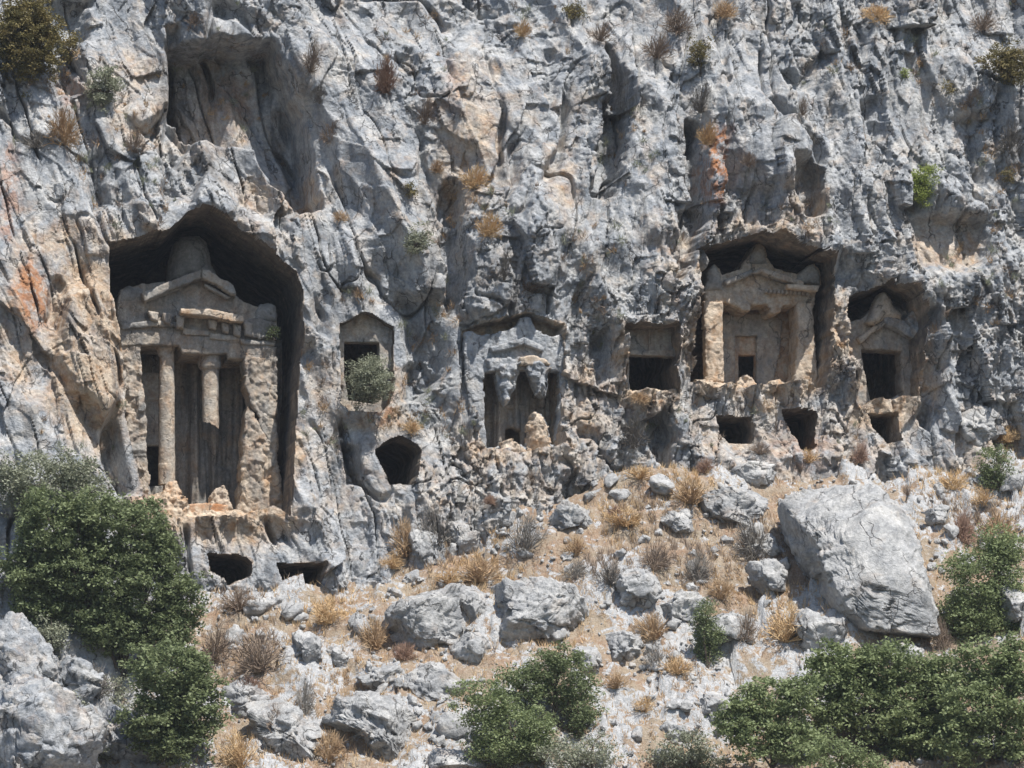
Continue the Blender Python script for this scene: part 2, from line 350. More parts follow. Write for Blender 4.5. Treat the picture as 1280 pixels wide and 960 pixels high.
CHAMBERS = [
    ('c1', [(263, 692), (300, 691), (312, 694), (318, 700), (315, 716), (286, 730), (282, 720), (266, 712)], 4.5),
    ('c2', [(350, 704), (407, 702), (409, 706), (401, 731), (358, 726)], 4.0),
    ('c3', [(474, 560), (484, 552), (502, 544), (522, 554), (528, 562), (525, 585), (520, 601), (490, 600), (480, 578)], 6.5),
    ('c5', [(898, 520), (939, 519), (944, 530), (941, 551), (912, 553), (903, 540)], 5.5),
    ('c6', [(980, 513), (1023, 512), (1021, 556), (1010, 564), (1000, 562), (990, 542)], 5.5),
    ('c7', [(1092, 515), (1124, 516), (1123, 551), (1110, 552), (1102, 540), (1096, 528)], 5.),
]
near = np.full(U.shape, 60.); ids = np.zeros(U.shape, int); NID = {}
ej = (fbm(X0 * 2, Z0 * 2, 141, 2) * 1.5 + facet(X0 * 1.2, Z0 * 1.2, 145) * .8)
for i, (k, poly, *_r) in enumerate([(q[0], q[1]) for q in NICHES] + [(q[0], q[1]) for q in CHAMBERS]): near = np.minimum(near, sdf_in(poly, U, V, 60))
capw = 1 - sst(near, 8, 34); Yc = Yc + (np.minimum(Yc, Y0 + .45 + .25 * D) - Yc) * capw
YB = Yc.copy(); rough_in = fbm(X0 * .9, Z0 * .5, 151, 3) * .12 + facet(X0 * 2.4, Z0 * 1.2, 155) * .07
alln = [(k, p, y, s, r) for k, p, y, s, r in NICHES] + [(k, p, y, 1.2, 1.6) for k, p, y in CHAMBERS]
for i, (k, poly, yb, soft, ro) in enumerate(alln):
    s = sdf_in(poly, U, V, 60); near = np.minimum(near, s); s2 = s + ej * ro
    t = 1 - sst(s2, -soft, soft)
    back = yb + rough_in
    if k == 't1': back = back + 4 * (1 - sst(V, 380, 420))
    if k == 't5': back = back + 2.5 + 4 * (1 - sst(V, 350, 366))
    if k == 't3': back = back - 1.4 * (1 - sst(V, 440, 450))
    if k in ('t1', 't5', 't6'): back = back + 0.0
    YB = YB + (np.maximum(back, YB) - YB) * t
    ids[t > .03] = i + 1; NID[k] = i + 1
keep = sst(near, 0, 25)
shear = (OUT - .3) * keep * .14
PX = P0[..., 0] + shear * .35; PZ = P0[..., 2] - shear
# colour patches
def patch(lst, jitter=14):
    o = np.zeros_like(U)
    for poly, k, soft in lst: o = np.maximum(o, k * (1 - sst(sdf_in(poly, U, V, soft + 20) + jit * jitter / 9, -soft, soft)))
    return o
WARM = [(el(110, 440, 62, 130), .75, 25), (el(30, 400, 45, 120), .45, 30), (el(275, 645, 120, 40), .75, 22), (el(330, 560, 60, 100), .6, 14), (el(960, 430, 130, 90), .6, 30), (el(1000, 540, 150, 50), .35, 30), (el(740, 500, 50, 60), .4, 25), (el(420, 520, 40, 80), .3, 20), (el(110, 300, 60, 40), .4, 20),
        (el(1110, 470, 60, 90), .65, 20), (el(640, 560, 80, 30), .5, 20), (el(640, 440, 40, 30), .4, 12), (el(590, 170, 50, 100), .45, 30), (el(1190, 305, 50, 35), .55, 12),
        (el(800, 470, 60, 60), .45, 20), (el(480, 500, 40, 50), .5, 15), (el(250, 300, 130, 25), .35, 20), (el(170, 120, 50, 60), .35, 25), (el(360, 240, 60, 40), .4, 20),
        (el(640, 600, 560, 60), .22, 50), (el(280, 120, 60, 70), .35, 20), (el(840, 330, 40, 50), .35, 20), (el(950, 290, 80, 25), .4, 15), (el(1000, 240, 30, 40), .4, 10),
        (el(520, 260, 60, 60), .15, 30), (el(700, 230, 30, 60), .3, 15), (el(1230, 560, 60, 40), .3, 20)]
RUST = [(el(888, 205, 16, 55), .9, 8), (el(40, 370, 24, 45), .8, 10), (el(300, 100, 30, 30), .35, 14), (el(320, 570, 24, 50), .7, 10), (el(215, 620, 40, 20), .4, 10), (el(8, 240, 14, 60), .5, 8),
        (el(1000, 560, 40, 30), .3, 14), (el(900, 400, 14, 50), .4, 8), (el(85, 120, 15, 30), .4, 8), (el(565, 110, 12, 50), .3, 8), (el(480, 510, 18, 25), .6, 6)]
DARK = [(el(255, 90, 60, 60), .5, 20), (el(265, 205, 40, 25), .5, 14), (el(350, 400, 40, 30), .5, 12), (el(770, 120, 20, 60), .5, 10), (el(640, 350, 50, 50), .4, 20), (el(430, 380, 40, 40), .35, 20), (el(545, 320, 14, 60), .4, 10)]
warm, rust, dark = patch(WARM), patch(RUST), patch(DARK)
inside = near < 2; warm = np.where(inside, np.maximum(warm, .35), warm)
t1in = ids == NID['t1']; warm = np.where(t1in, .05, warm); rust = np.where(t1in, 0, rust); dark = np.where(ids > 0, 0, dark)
PY = YB; co = np.stack([PX, PY, PZ], -1)
nv, nu = U.shape
idx = np.arange(nu * nv).reshape(nv, nu)
quads = np.stack([idx[:-1, :-1], idx[1:, :-1], idx[1:, 1:], idx[:-1, 1:]], -1).reshape(-1, 4)
fid = np.max(np.stack([ids[:-1, :-1], ids[1:, :-1], ids[1:, 1:], ids[:-1, 1:]]), 0).ravel()
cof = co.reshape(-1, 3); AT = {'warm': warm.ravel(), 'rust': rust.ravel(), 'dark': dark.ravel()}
def submesh(name, k, mat, parent=None):
    f = quads[fid == k]; u_, inv = np.unique(f, return_inverse=True)
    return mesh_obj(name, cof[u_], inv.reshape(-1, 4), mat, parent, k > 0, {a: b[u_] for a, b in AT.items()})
cliff = tag(submesh('cliff', 0, M_CLIFF), 'grey limestone cliff face with rock cut tombs', None, None, 'structure')

# ------------------------------------------------------------ the hillside below the cliff
p1 = at(250, 765, -1.); p2 = at(1280, 575, -1.)
GB = (p2[2] - p1[2]) / (p2[0] - p1[0]); GT = .74; GZ = p1[2] - GB * p1[0] + GT * 1.
def gbase(x, y):
    r = GZ + GB * x + GT * y
    r = r + fbm(x * .16, y * .16, 201, 3) * 1.1 + fbm(x * .7, y * .7, 205, 3) * .35
    q = (y + fbm(x * .2, y * .2, 209, 2) * 2) * .45; fr = q - np.floor(q)      # rough terraces
    r = r + (sst(fr, .2, .8) - fr) * .9 + 1.9 * np.exp(-((x - 3.5) / 7.5) ** 2) * sst(y, -13, -3)
    return r - np.maximum(0, y + .9) * 2.5
gx = np.arange(-30, 32, .07); gy = np.concatenate([np.arange(-60, -34, .6), np.arange(-34, 4, .07)])
GXX, GYY = np.meshgrid(gx, gy)
gz = gbase(GXX, GYY); rk = sst(fbm(GXX * .35, GYY * .35, 221, 4), -.2, .12)
gz = gz + rk * (facet(GXX * 1.0, GYY * 1.0, 231, 1.2, .5, .8) * .38 + facet(GXX * 2.4, GYY * 2.4, 236, 1.2) * .10) + facet(GXX * 5, GYY * 5, 241, 1.3) * .035 + fbm(GXX * 9, GYY * 9, 245, 2) * .03
ng, mg = GXX.shape; gi = np.arange(ng * mg).reshape(ng, mg)
gq = np.stack([gi[:-1, :-1], gi[:-1, 1:], gi[1:, 1:], gi[1:, :-1]], -1).reshape(-1, 4)
ground = mesh_obj('hillside', np.stack([GXX, GYY, gz], -1).reshape(-1, 3), gq, M_GROUND, None, False, {'rocky': (.20 + rk * .42).ravel()})
tag(ground, 'steep hillside of dry orange soil and pale rubble', None, None, 'structure')
def gheight(x, y):
    i = int(np.clip(np.searchsorted(gy, y), 0, len(gy) - 1)); j = int(np.clip(np.searchsorted(gx, x), 0, len(gx) - 1)); return float(gz[i, j])
def ghit(px, py):
    """where the view through a photo pixel meets the hillside (or the cliff above it)"""
    d = ray(px, py); cy = cliff_y(px, py); last = None
    for Y in np.arange(-48, cy, .12):
        t = (Y - CAM[1]) / d[1]; p = CAM + d * t
        if gheight(p[0], p[1]) > p[2]: return p
    return at(px, py, cy)
def cliff_y(px, py):
    i = int(np.clip(np.searchsorted(VA, py), 0, len(VA) - 1)); j = int(np.clip(np.searchsorted(UA, px), 0, len(UA) - 1)); return float(PY[i, j])
def surf(px, py):
    """first thing seen at a pixel: march against ground and cliff (cliff taken along its own columns)"""
    return ghit(px, py)
# ------------------------------------------------------------ carved pieces
def slab(name, poly, Y, thick, mat, parent, rough=.05, res=1.25, bevel=.03, holes=(), edge=.8, relief=None, dome=0, warm=0., rust=0., dark=0., kind=None, seed=0, bw=None):
    """a carved piece: its outline as seen at depth Y, its front worn, its sides running back by thick"""
    P = np.array(poly, float)
    u, v = np.meshgrid(np.arange(P[:, 0].min() - 4, P[:, 0].max() + 4 + res, res), np.arange(P[:, 1].min() - 4, P[:, 1].max() + 4 + res, res))
    sd = sdf(poly, u, v)
    for h in holes: sd = np.maximum(sd, -sdf(h, u, v))
    if edge: sd = sd + fbm(u * .12, v * .12, 301 + seed, 3) * edge + facet(u * .13, v * .13, 305 + seed) * edge * .7
    gv, gu = np.gradient(sd, res); gl = np.maximum(np.hypot(gu, gv), .3)
    ins = sd < .5 * res
    snap = ins & (sd > -.6 * res)
    u2 = np.where(snap, u - gu / gl * sd, u); v2 = np.where(snap, v - gv / gl * sd, v)
    p = at(u2, v2, Y)
    n = facet(p[..., 0] * 2.6, p[..., 2] * 1.8, 311 + seed, 1.2) * 1.0 + fbm(p[..., 0] * 5, p[..., 2] * 4, 315 + seed, 3) * .7 + facet(p[..., 0] * 8, p[..., 2] * 6, 319 + seed) * .35
    y = p[..., 1] - rough * (n if rough > .08 else n * .65)
    if bevel: y = y + bevel * (1 - sst(-sd, 0, bw or (3 if bevel > .06 else 1.6)))
    if dome: 
        q = np.clip(-sd / max(1e-3, (-sd).max()), 0, 1); y = y + dome * (1 - np.sqrt(np.clip(1 - (1 - q) ** 2, 0, 1)))
    if relief is not None: y = y - relief(u2, v2)
    p[..., 1] = y
    nv_, nu_ = u.shape; ii = np.arange(nv_ * nu_).reshape(nv_, nu_)
    ok = ins[:-1, :-1] & ins[1:, :-1] & ins[1:, 1:] & ins[:-1, 1:]
    q = np.stack([ii[:-1, :-1], ii[1:, :-1], ii[1:, 1:], ii[:-1, 1:]], -1)[ok]
    e = np.concatenate([q[:, [0, 1]], q[:, [1, 2]], q[:, [2, 3]], q[:, [3, 0]]])
    key = np.minimum(e[:, 0], e[:, 1]) * (nv_ * nu_) + np.maximum(e[:, 0], e[:, 1])
    _, first, cnt = np.unique(key, return_index=True, return_counts=True); be = e[first[cnt == 1]]
    us, inv = np.unique(q, return_inverse=True); q = inv.reshape(-1, 4); pc = p.reshape(-1, 3)[us]
    mp = -np.ones(nv_ * nu_, int); mp[us] = np.arange(len(us)); be = mp[be]
    bs = np.unique(be); k = len(pc); layers = max(1, int(thick / .25)); allp = [pc]; faces = [q]; prev = bs; 
    for L in range(1, layers + 1):
        t = L / layers; np_ = pc[bs].copy(); np_[:, 1] = np_[:, 1] * (1 - t) + (Y + thick) * t
        if L < layers: np_[:, 0] += fbm(np_[:, 1] * 3, np_[:, 2] * 3, 331, 2) * rough * .6; np_[:, 2] += fbm(np_[:, 1] * 3 + 9, np_[:, 0] * 3, 333, 2) * rough * .6
        cur = np.arange(k, k + len(bs)); k += len(bs); allp.append(np_)
        m1 = -np.ones(k, int); m1[bs] = np.arange(len(bs)) 
        a_, b_ = m1[be[:, 0]], m1[be[:, 1]]
        faces.append(np.stack([prev[a_], cur[a_], cur[b_], prev[b_]], -1)); prev = cur
    pc = np.concatenate(allp); f = np.concatenate(faces); n_ = len(pc)
    o = mesh_obj(name, pc - 0, f, mat, parent, False, {'warm': np.full(n_, warm), 'rust': np.full(n_, rust), 'dark': np.full(n_, dark)})
    return o
def box_poly(x0, y0, x1, y1): return [(x0, y0), (x1, y0), (x1, y1), (x0, y1)]
def shaft(name, cx, y0, y1, r0, r1, Y, mat, parent, rough=.03, broken=0, warm=.2, seed=0, prof=None):
    """upright round piece: radii in photograph pixels at the top and the foot"""
    n = 36; m = max(4, int((y1 - y0) / 1.6)); ppm = FPX / (Y + 137 - 0.)
    th = np.linspace(0, 2 * np.pi, n, endpoint=False); vv = np.linspace(y0, y1, m)
    TH, VV = np.meshgrid(th, vv); t = (VV - y0) / (y1 - y0)
    r = (r0 + (r1 - r0) * t) * .0302
    if prof: r = r * np.interp(t, *zip(*prof))
    c = at(np.full_like(VV, cx), VV, Y)
    r = r + rough * (facet(TH * 1.2 + c[..., 2] * .3, c[..., 2] * 2, 401 + seed) + fbm(TH * 3, c[..., 2] * 6, 405 + seed, 2) * .5)
    r = np.where(TH == 0, r, r)
    x = c[..., 0] + np.cos(TH) * r; y = c[..., 1] + np.sin(TH) * r; z = c[..., 2].copy()
    if broken: z = z + np.where(t > .7, (t - .7) / .3, 0) * broken * (np.cos(TH - 2.4) * .5 + .5 + fbm(TH * 1.5, TH * 0, 409, 2) * .4)
    p = np.stack([x, y, z], -1).reshape(-1, 3); ii = np.arange(m * n).reshape(m, n)
    q = np.stack([ii[:-1], ii[1:], np.roll(ii, -1, 1)[1:], np.roll(ii, -1, 1)[:-1]], -1).reshape(-1, 4)
    k = len(p); p = np.concatenate([p, p[:n].mean(0)[None], p[-n:].mean(0)[None]])
    cap = [(ii[0, (i + 1) % n], k, k, ii[0, i]) for i in range(n)]; cap = [[int(a) for a in (ii[0, i], ii[0, (i + 1) % n], k)] for i in range(n)] + [[int(ii[-1, (i + 1) % n]), int(ii[-1, i]), k + 1] for i in range(n)]
    fl = [list(map(int, f)) for f in q] + cap
    return mesh_obj(name, p, fl, mat, parent, False, {'warm': np.full(len(p), warm)})
def icos(sub):
    import bmesh
    bm = bmesh.new(); bmesh.ops.create_icosphere(bm, subdivisions=sub, radius=1)
    v = np.array([q.co[:] for q in bm.verts]); f = np.array([[w_.index for w_ in q.verts] for q in bm.faces]); bm.free(); return v, f
ICO = {k: icos(k) for k in (2, 3, 4, 5, 6)}
def hull(outline):
    """radius of a star-shaped outline about its centre as a function of angle"""
    P = np.array(outline, float); x0, y0, x1, y1 = P[:, 0].min(), P[:, 1].min(), P[:, 0].max(), P[:, 1].max(); c = np.array([(x0 + x1) / 2, (y0 + y1) / 2])
    th = np.linspace(-np.pi, np.pi, 181); R = np.zeros(181)
    for k, t in enumerate(th):
        d = np.array([math.cos(t), -math.sin(t)]); best = 0
        for i in range(len(P)):
            a, b = P[i] - c, P[(i + 1) % len(P)] - c; e = b - a; den = d[0] * e[1] - d[1] * e[0]
            if abs(den) < 1e-9: continue
            s_ = (a[0] * e[1] - a[1] * e[0]) / den; u_ = (a[0] * d[1] - a[1] * d[0]) / den
            if s_ > 0 and -1e-6 <= u_ <= 1 + 1e-6: best = max(best, s_)
        R[k] = best
    return c, th, R
def boulder(name, outline, Y=None, depth=None, sub=4, seed=0, mat=None, parent=None, rough=1., cuts=9, warm=0., rust=0., sink=.35, power=.62, lean=0.):
    if len(outline) == 4 and not isinstance(outline[0], (tuple, list)):
        x0, y0, x1, y1 = outline; rr = random.Random(seed); a0 = rr.random()
        outline = [((x0 + x1) / 2 + (x1 - x0) / 2 * math.copysign(abs(math.cos(q)) ** .75, math.cos(q)) * rr.uniform(.84, 1.02), (y0 + y1) / 2 + (y1 - y0) / 2 * math.copysign(abs(math.sin(q)) ** .75, math.sin(q)) * rr.uniform(.84, 1.02)) for q in [a0 + 2 * math.pi * i / 9 for i in range(9)]]
    c, th, R = hull(outline); P = np.array(outline, float)
    wpx, hpx = np.ptp(P[:, 0]), np.ptp(P[:, 1]); D = depth or .0145 * (wpx + hpx) * .75
    if Y is None:
        h = ghit(c[0], P[:, 1].max() - .22 * hpx); Y = h[1] + D * sink
    ppm = (Y - CAM[1]) / FPX / (FW[1]) * .985
    v, f = ICO[sub]; rho = np.hypot(v[:, 0], v[:, 2]); phi = np.arctan2(v[:, 2], v[:, 0])
    rad = np.interp(phi, th, R) * ppm
    lo = np.stack([np.cos(phi) * rad * rho ** power, np.sign(v[:, 1]) * np.abs(v[:, 1]) ** power * D, np.sin(phi) * rad * rho ** power], -1)
    r_ = np.random.RandomState(seed + 900); sc = np.array([wpx * ppm / 2, D, hpx * ppm / 2])
    for k in range(cuts):
        n = r_.normal(size=3); n[1] = -abs(n[1]) * 1.2; n /= np.linalg.norm(n); d = r_.uniform(*((.60, .9) if cuts > 8 else (.76, .94))) * np.linalg.norm(n * sc)
        o_ = np.maximum(0, lo @ n - d); lo = lo - o_[:, None] * n
    for ax, ex in ((0, wpx * ppm), (2, hpx * ppm)):
        a0_, a1_ = lo[:, ax].min(), lo[:, ax].max(); lo[:, ax] = ((lo[:, ax] - a0_) / (a1_ - a0_) - .5) * ex
    lo[:, 1] += lean * lo[:, 2]
    s = float(np.mean(sc)); s1 = seed * 3.7; q = min(max(s, .1), 1.1) ** .6; L = lo / q + s1; k2 = min(1., .7 + .2 * s)
    ca = r_.uniform(-.6, .6); L = np.stack([L[:, 0] * math.cos(ca) - L[:, 2] * math.sin(ca), L[:, 1], (L[:, 0] * math.sin(ca) + L[:, 2] * math.cos(ca)) * 1.4], 1)
    n1 = (facet3(L * .8, 501) * .13 + facet3(L * 2.3, 505, 1.3) * .065 + facet3(L * 5.2, 511, 1.3) * .034 * k2 + fbm(L[:, 0] * 11 + L[:, 1] * 5, L[:, 2] * 9 - L[:, 1] * 5, 509, 2) * .018) * q
    cr = np.abs(vn(L[:, 0] * .8 + L[:, 2] * .4, L[:, 2] * .6 + L[:, 1] * .5, 515)); n1 -= .12 * q * (1 - sst(cr, 0, .04))
    n1 = n1 - np.percentile(n1, 50)
    nn = lo / np.maximum(np.linalg.norm(lo, axis=1), 1e-6)[:, None]
    lo = lo + nn * (n1 * rough)[:, None]
    cw = at(c[0], c[1], Y); X = RT; Z = np.cross(RT, [0, 1, 0]) * -1; Z = np.array([0, 0, 1.])
    w_ = cw + lo[:, [0]] * np.array([1, 0, 0]) + lo[:, [1]] * np.array([0.0, 1, 0]) + lo[:, [2]] * Z
    n_ = len(w_)
    return mesh_obj(name, w_, f[:, [0, 1, 2]], mat or M_BOULDER, parent, False, {'warm': np.full(n_, warm), 'rust': np.full(n_, rust)})

def tomb_root(label, px, py, Y, cat='tomb'):
    return empty('rock_tomb', at(px, py, Y), label, cat)
# --- the large temple tomb on the left
T = tomb_root('largest rock cut temple tomb, far left, with tall broken columns and a dome topped gable', 262, 640, 2.6); F = 2.6
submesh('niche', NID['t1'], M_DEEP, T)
streaks = lambda u, v: fbm(u * .09, v * .004, 71, 3) * .5 + fbm(u * .25, v * .02, 75, 2) * .05
slab('porch_wall', box_poly(160, 425, 352, 652), 4.95, .5, M_TOMB, T, .05, 1.5, 0, [box_poly(184, 556, 202, 607)], .5, streaks, warm=.15, dark=.35)
slab('door_frame', [(170, 466), (199, 466), (199, 556), (170, 556)], 4.25, .4, M_TOMB, T, .02, relief=lambda u, v: np.where(v > 500, -.10, 0) + np.where(u > 194, -.06, 0), warm=.25)
slab('door_frame', [(170, 556), (183, 556), (185, 600), (176, 612), (170, 612)], 4.3, .35, M_TOMB, T, .02, warm=.1)
tag(slab('entablature', [(146, 384), (149, 362), (178, 354), (215, 350), (252, 342), (292, 366), (303, 376), (324, 384), (346, 398), (347, 425), (340, 437), (338, 449), (285, 449), (283, 443), (228, 443), (222, 432), (174, 432), (150, 434)], F, 2.1, M_TOMB, T, .06, bevel=.05, relief=lambda u, v: np.where((v < 393 - .12 * (u - 230)) & (u > 182) & (u < 292), -.10, 0) + np.where(v > 412 + (u - 150) * .08, .07, 0), warm=.22, dark=.25))
slab('raking_cornice', [(177, 366), (215, 350), (252, 336), (252, 347), (215, 362), (180, 378)], F - .5, .7, M_TOMB, T, .035, bevel=.05, warm=.05, dark=.3)
slab('raking_cornice', [(252, 334), (262, 337), (276, 348), (285, 351), (292, 356), (296, 368), (290, 368), (268, 354), (252, 347)], F - .55, .7, M_TOMB, T, .05, bevel=.05, warm=.2)
slab('cornice', [(226, 386), (262, 386), (304, 395), (305, 402), (288, 402), (262, 395), (226, 392)], F - .75, .8, M_ORANGE, T, .02, bevel=.01, edge=.5, warm=.1)
slab('moulding', [(184, 372), (226, 358), (226, 361), (186, 376)], F - .22, .3, M_TOMB, T, .01, bevel=0, edge=.3)
slab('moulding', [(256, 354), (288, 371), (286, 374), (256, 358)], F - .22, .3, M_TOMB, T, .01, bevel=0, edge=.3)
slab('cornice', [(150, 404), (190, 400), (222, 402), (224, 408), (190, 408), (152, 412)], F - .2, .3, M_TOMB, T, .05, bevel=.04)
for i, (x, y, ww, hh) in enumerate([(186, 388, 13, 14), (203, 390, 11, 16), (219, 393, 12, 18), (260, 398, 12, 14), (277, 402, 10, 14), (291, 404, 11, 17), (304, 402, 13, 18)]):
    slab('bracket', [(x, y), (x + ww, y + 2), (x + ww - 1, y + hh), (x + 2, y + hh - 2)], F - .38, .5, M_TOMB, T, .05, bevel=.06, seed=i, warm=.25)
slab('acroterion', [(212, 350), (215, 318), (220, 300), (228, 291), (240, 289), (252, 290), (261, 298), (266, 316), (268, 328), (274, 336), (270, 352)], F + .1, 1.5, M_TOMB, T, .05, bevel=.05, dome=.9, edge=.5, warm=-.25, dark=.3)
slab('side_acroterion', [(318, 402), (319, 388), (326, 379), (336, 377), (346, 381), (348, 402)], F - .2, 1.2, M_TOMB, T, .06, dome=.3, warm=-.2)
slab('side_acroterion', [(148, 380), (149, 362), (160, 356), (174, 355), (182, 360), (180, 376)], F - .1, 1.2, M_TOMB, T, .06, dome=.3, warm=-.2)
slab('pilaster', [(149, 430), (176, 430), (177, 470), (181, 500), (184, 530), (182, 560), (187, 600), (186, 640), (163, 636), (158, 560), (153, 480)], F + .02, 1.2, M_TOMB, T, .085, bevel=.06, edge=1.8, warm=.3)
slab('pilaster', [(304, 440), (346, 434), (347, 500), (346, 550), (338, 552), (328, 540), (321, 515), (314, 511), (306, 480)], F - .05, 1.2, M_TOMB, T, .085, bevel=.06, edge=1.6, warm=.3)
slab('pilaster', [(309, 506), (316, 512), (324, 530), (336, 548), (347, 546), (348, 572), (352, 600), (358, 646), (296, 646), (301, 600), (303, 548)], F - .04, 1.2, M_TOMB, T, .10, bevel=.08, edge=1.6, warm=.55)
for x0, y0, x1, y1 in [(229, 410, 262, 418), (262, 416, 300, 424), (300, 424, 344, 430)]:
    slab('fascia', [(x0, y0), (x1, y0 + 4), (x1, y1 + 2), (x0, y1)], F - .16, .3, M_TOMB, T, .03, bevel=.02, edge=.5, warm=.25)
slab('tympanum_block', [(304, 400), (322, 396), (340, 402), (341, 422), (324, 424), (306, 418)], F - .22, .3, M_TOMB, T, .05, bevel=.04, edge=1.2, warm=.1, dark=.4)
c = shaft('column', 208.5, 440, 606, 9.0, 10.5, F + .5, M_TOMB, T, .014, warm=.35)
k = shaft('capital', 207, 430, 446, 14, 10.5, F + .5, M_TOMB, c, .02, prof=[(0, 1), (.5, 1), (.55, .86), (1, .82)])
c = shaft('column', 263, 460, 536, 10.3, 10.3, F + .5, M_TOMB, T, .014, broken=.5, warm=.3, seed=5); tag(c, 'broken column hanging without its lower half')
shaft('capital', 262, 444, 463, 15, 13.5, F + .5, M_TOMB, c, .02, prof=[(0, .9), (.35, .92), (.55, 1.04), (.85, 1.0), (1, .8)])
tag(slab('column_base', [(202, 628), (206, 606), (212, 598), (222, 600), (228, 612), (230, 628)], F + .1, .8, M_ORANGE, T, .15, dome=.25, edge=1.6, warm=.5, rust=.2, seed=3), 'broken stump under the standing column')
tag(slab('column_base', [(263, 638), (264, 620), (271, 609), (281, 606), (286, 614), (293, 638)], F, .8, M_ORANGE, T, .14, dome=.25, edge=1.6, seed=4), 'pale stump below the hanging column')
tag(slab('step_block', [(236, 630), (262, 628), (262, 646), (236, 646)], F - .2, .8, M_ORANGE, T, .03, warm=.4, rust=.5), 'rust orange block')
slab('step_block', [(263, 629), (286, 631), (286, 646), (263, 646)], F - .25, .8, M_ORANGE, T, .03, warm=.4, rust=.8)
slab('ledge', [(182, 618), (205, 612), (236, 622), (240, 640), (290, 636), (362, 640), (364, 662), (182, 662)], 1.9, 1.8, M_ORANGE, T, .16, bevel=.25, bw=8, edge=2.5, warm=.3)
# --- small gabled tomb behind the olive green bush
T = tomb_root('small gabled rock tomb half hidden by an olive green bush right of the largest tomb', 460, 500, 1.2)
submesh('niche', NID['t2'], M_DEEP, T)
slab('front_wall', [(422, 400), (460, 386), (500, 402), (500, 470), (496, 522), (434, 522), (422, 500)], 1.75, .5, M_TOMB, T, .06, 1.3, 0, [[(430, 427), (474, 428), (475, 465), (468, 505), (436, 500), (430, 470)]], .4, lambda u, v: fbm(u * .1, v * .03, 5, 2) * .06, warm=.15)
# --- the weathered tomb in the middle
T = tomb_root('weathered grey tomb in the middle of the cliff with ragged hanging column remnants', 655, 560, 1.)
submesh('niche', NID['t3'], M_TOMB, T)
slab('facade', [(580, 412), (588, 414), (600, 419), (622, 416), (643, 408), (650, 397), (664, 397), (670, 412), (690, 420), (710, 414), (710, 470), (708, 568), (600, 568), (588, 520), (582, 470)], .95, .55, M_CLIFF, T, .08, 1.25, .05,
     [[(605, 465), (619, 465), (623, 482), (628, 503), (634, 508), (641, 492), (647, 474), (650, 462), (660, 462), (666, 480), (671, 490), (680, 499), (684, 482), (687, 463), (700, 464), (698, 520), (694, 556), (688, 556), (684, 532), (678, 518), (671, 514), (664, 520), (662, 545), (656, 558), (641, 552), (628, 556), (609, 560), (606, 520)]], 1.6,
     lambda u, v: np.where((v < 440) & (v > 434 - .3 * np.abs(u - 656) * 0), 0, 0) - .12 * sst(432 + .42 * np.abs(u - 656) - v, -2, 2) * 0, warm=-.1)
slab('raking_cornice', [(612, 433), (634, 428), (655, 421), (655, 430), (636, 436), (615, 441)], .65, .35, M_CLIFF, T, .05, bevel=.03)
slab('raking_cornice', [(655, 421), (668, 426), (682, 434), (680, 441), (655, 430)], .65, .35, M_CLIFF, T, .05, bevel=.03)
slab('cornice', [(650, 446), (668, 444), (682, 449), (690, 456), (650, 456)], .6, .4, M_ORANGE, T, .05, bevel=.05)
slab('lintel', [(606, 448), (640, 446), (648, 450), (646, 464), (612, 464)], .72, .25, M_CLIFF, T, .07, bevel=.08, edge=1.6)
tag(slab('capital_remnant', [(622, 456), (632, 452), (650, 452), (649, 464), (641, 474), (643, 484), (636, 492), (636, 507), (631, 506), (629, 490), (625, 484), (627, 472)], .55, .4, M_CLIFF, T, .17, dome=.15, edge=3, bevel=.1, seed=7, res=1.1), 'ragged remnant of the left column head')
tag(slab('capital_remnant', [(656, 454), (674, 450), (688, 458), (684, 472), (686, 484), (682, 497), (677, 490), (672, 492), (668, 478), (661, 472)], .55, .4, M_CLIFF, T, .17, dome=.15, edge=3, bevel=.1, seed=8, res=1.1), 'blocky remnant of the right column head')
slab('column_base', [(660, 566), (662, 530), (668, 515), (677, 515), (686, 532), (690, 566)], .6, .8, M_ORANGE, T, .16, dome=.3, edge=2, warm=.1, seed=9)
slab('rubble_heap', [(618, 568), (630, 552), (641, 547), (655, 557), (664, 568)], .5, .8, M_ORANGE, T, .16, dome=.3, edge=2, seed=10)
slab('porch_wall', box_poly(596, 452, 706, 566), 2.35, .4, M_TOMB, T, .03, 1.4, 0, [[(629, 562), (631, 538), (640, 534), (650, 540), (656, 562)]], .5, streaks, warm=.2, dark=.1)
slab('door_frame', [(618, 505), (657, 505), (657, 562), (651, 562), (651, 512), (623, 512), (623, 562), (618, 562)], 2.2, .2, M_TOMB, T, .02, edge=.3, warm=.15)
# --- the square chamber with a panelled lintel
T = tomb_root('plain square tomb opening under a smooth two panel lintel beside the columned right tomb', 815, 492, 1.)
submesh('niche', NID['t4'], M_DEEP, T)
hole = [(786, 443), (845, 446), (847, 486), (838, 489), (792, 492), (787, 488)]
slab('front_wall', [(774, 404), (852, 404), (854, 498), (778, 498)], 1.05, .5, M_TOMB, T, .04, 1.3, 0, [hole, box_poly(781, 411, 811, 438), box_poly(813, 411, 842, 438)], .5, warm=.15)
slab('lintel_panel', box_poly(778, 409, 812, 440), 1.2, .3, M_TOMB, T, .015, 1.5, 0, warm=.15); slab('lintel_panel', box_poly(812, 409, 845, 440), 1.17, .3, M_TOMB, T, .015, 1.5, 0, warm=.05)
slab('sill', [(784, 488), (848, 486), (850, 500), (782, 500)], .8, .8, M_ORANGE, T, .1, bevel=.1, edge=1.5, warm=.4)
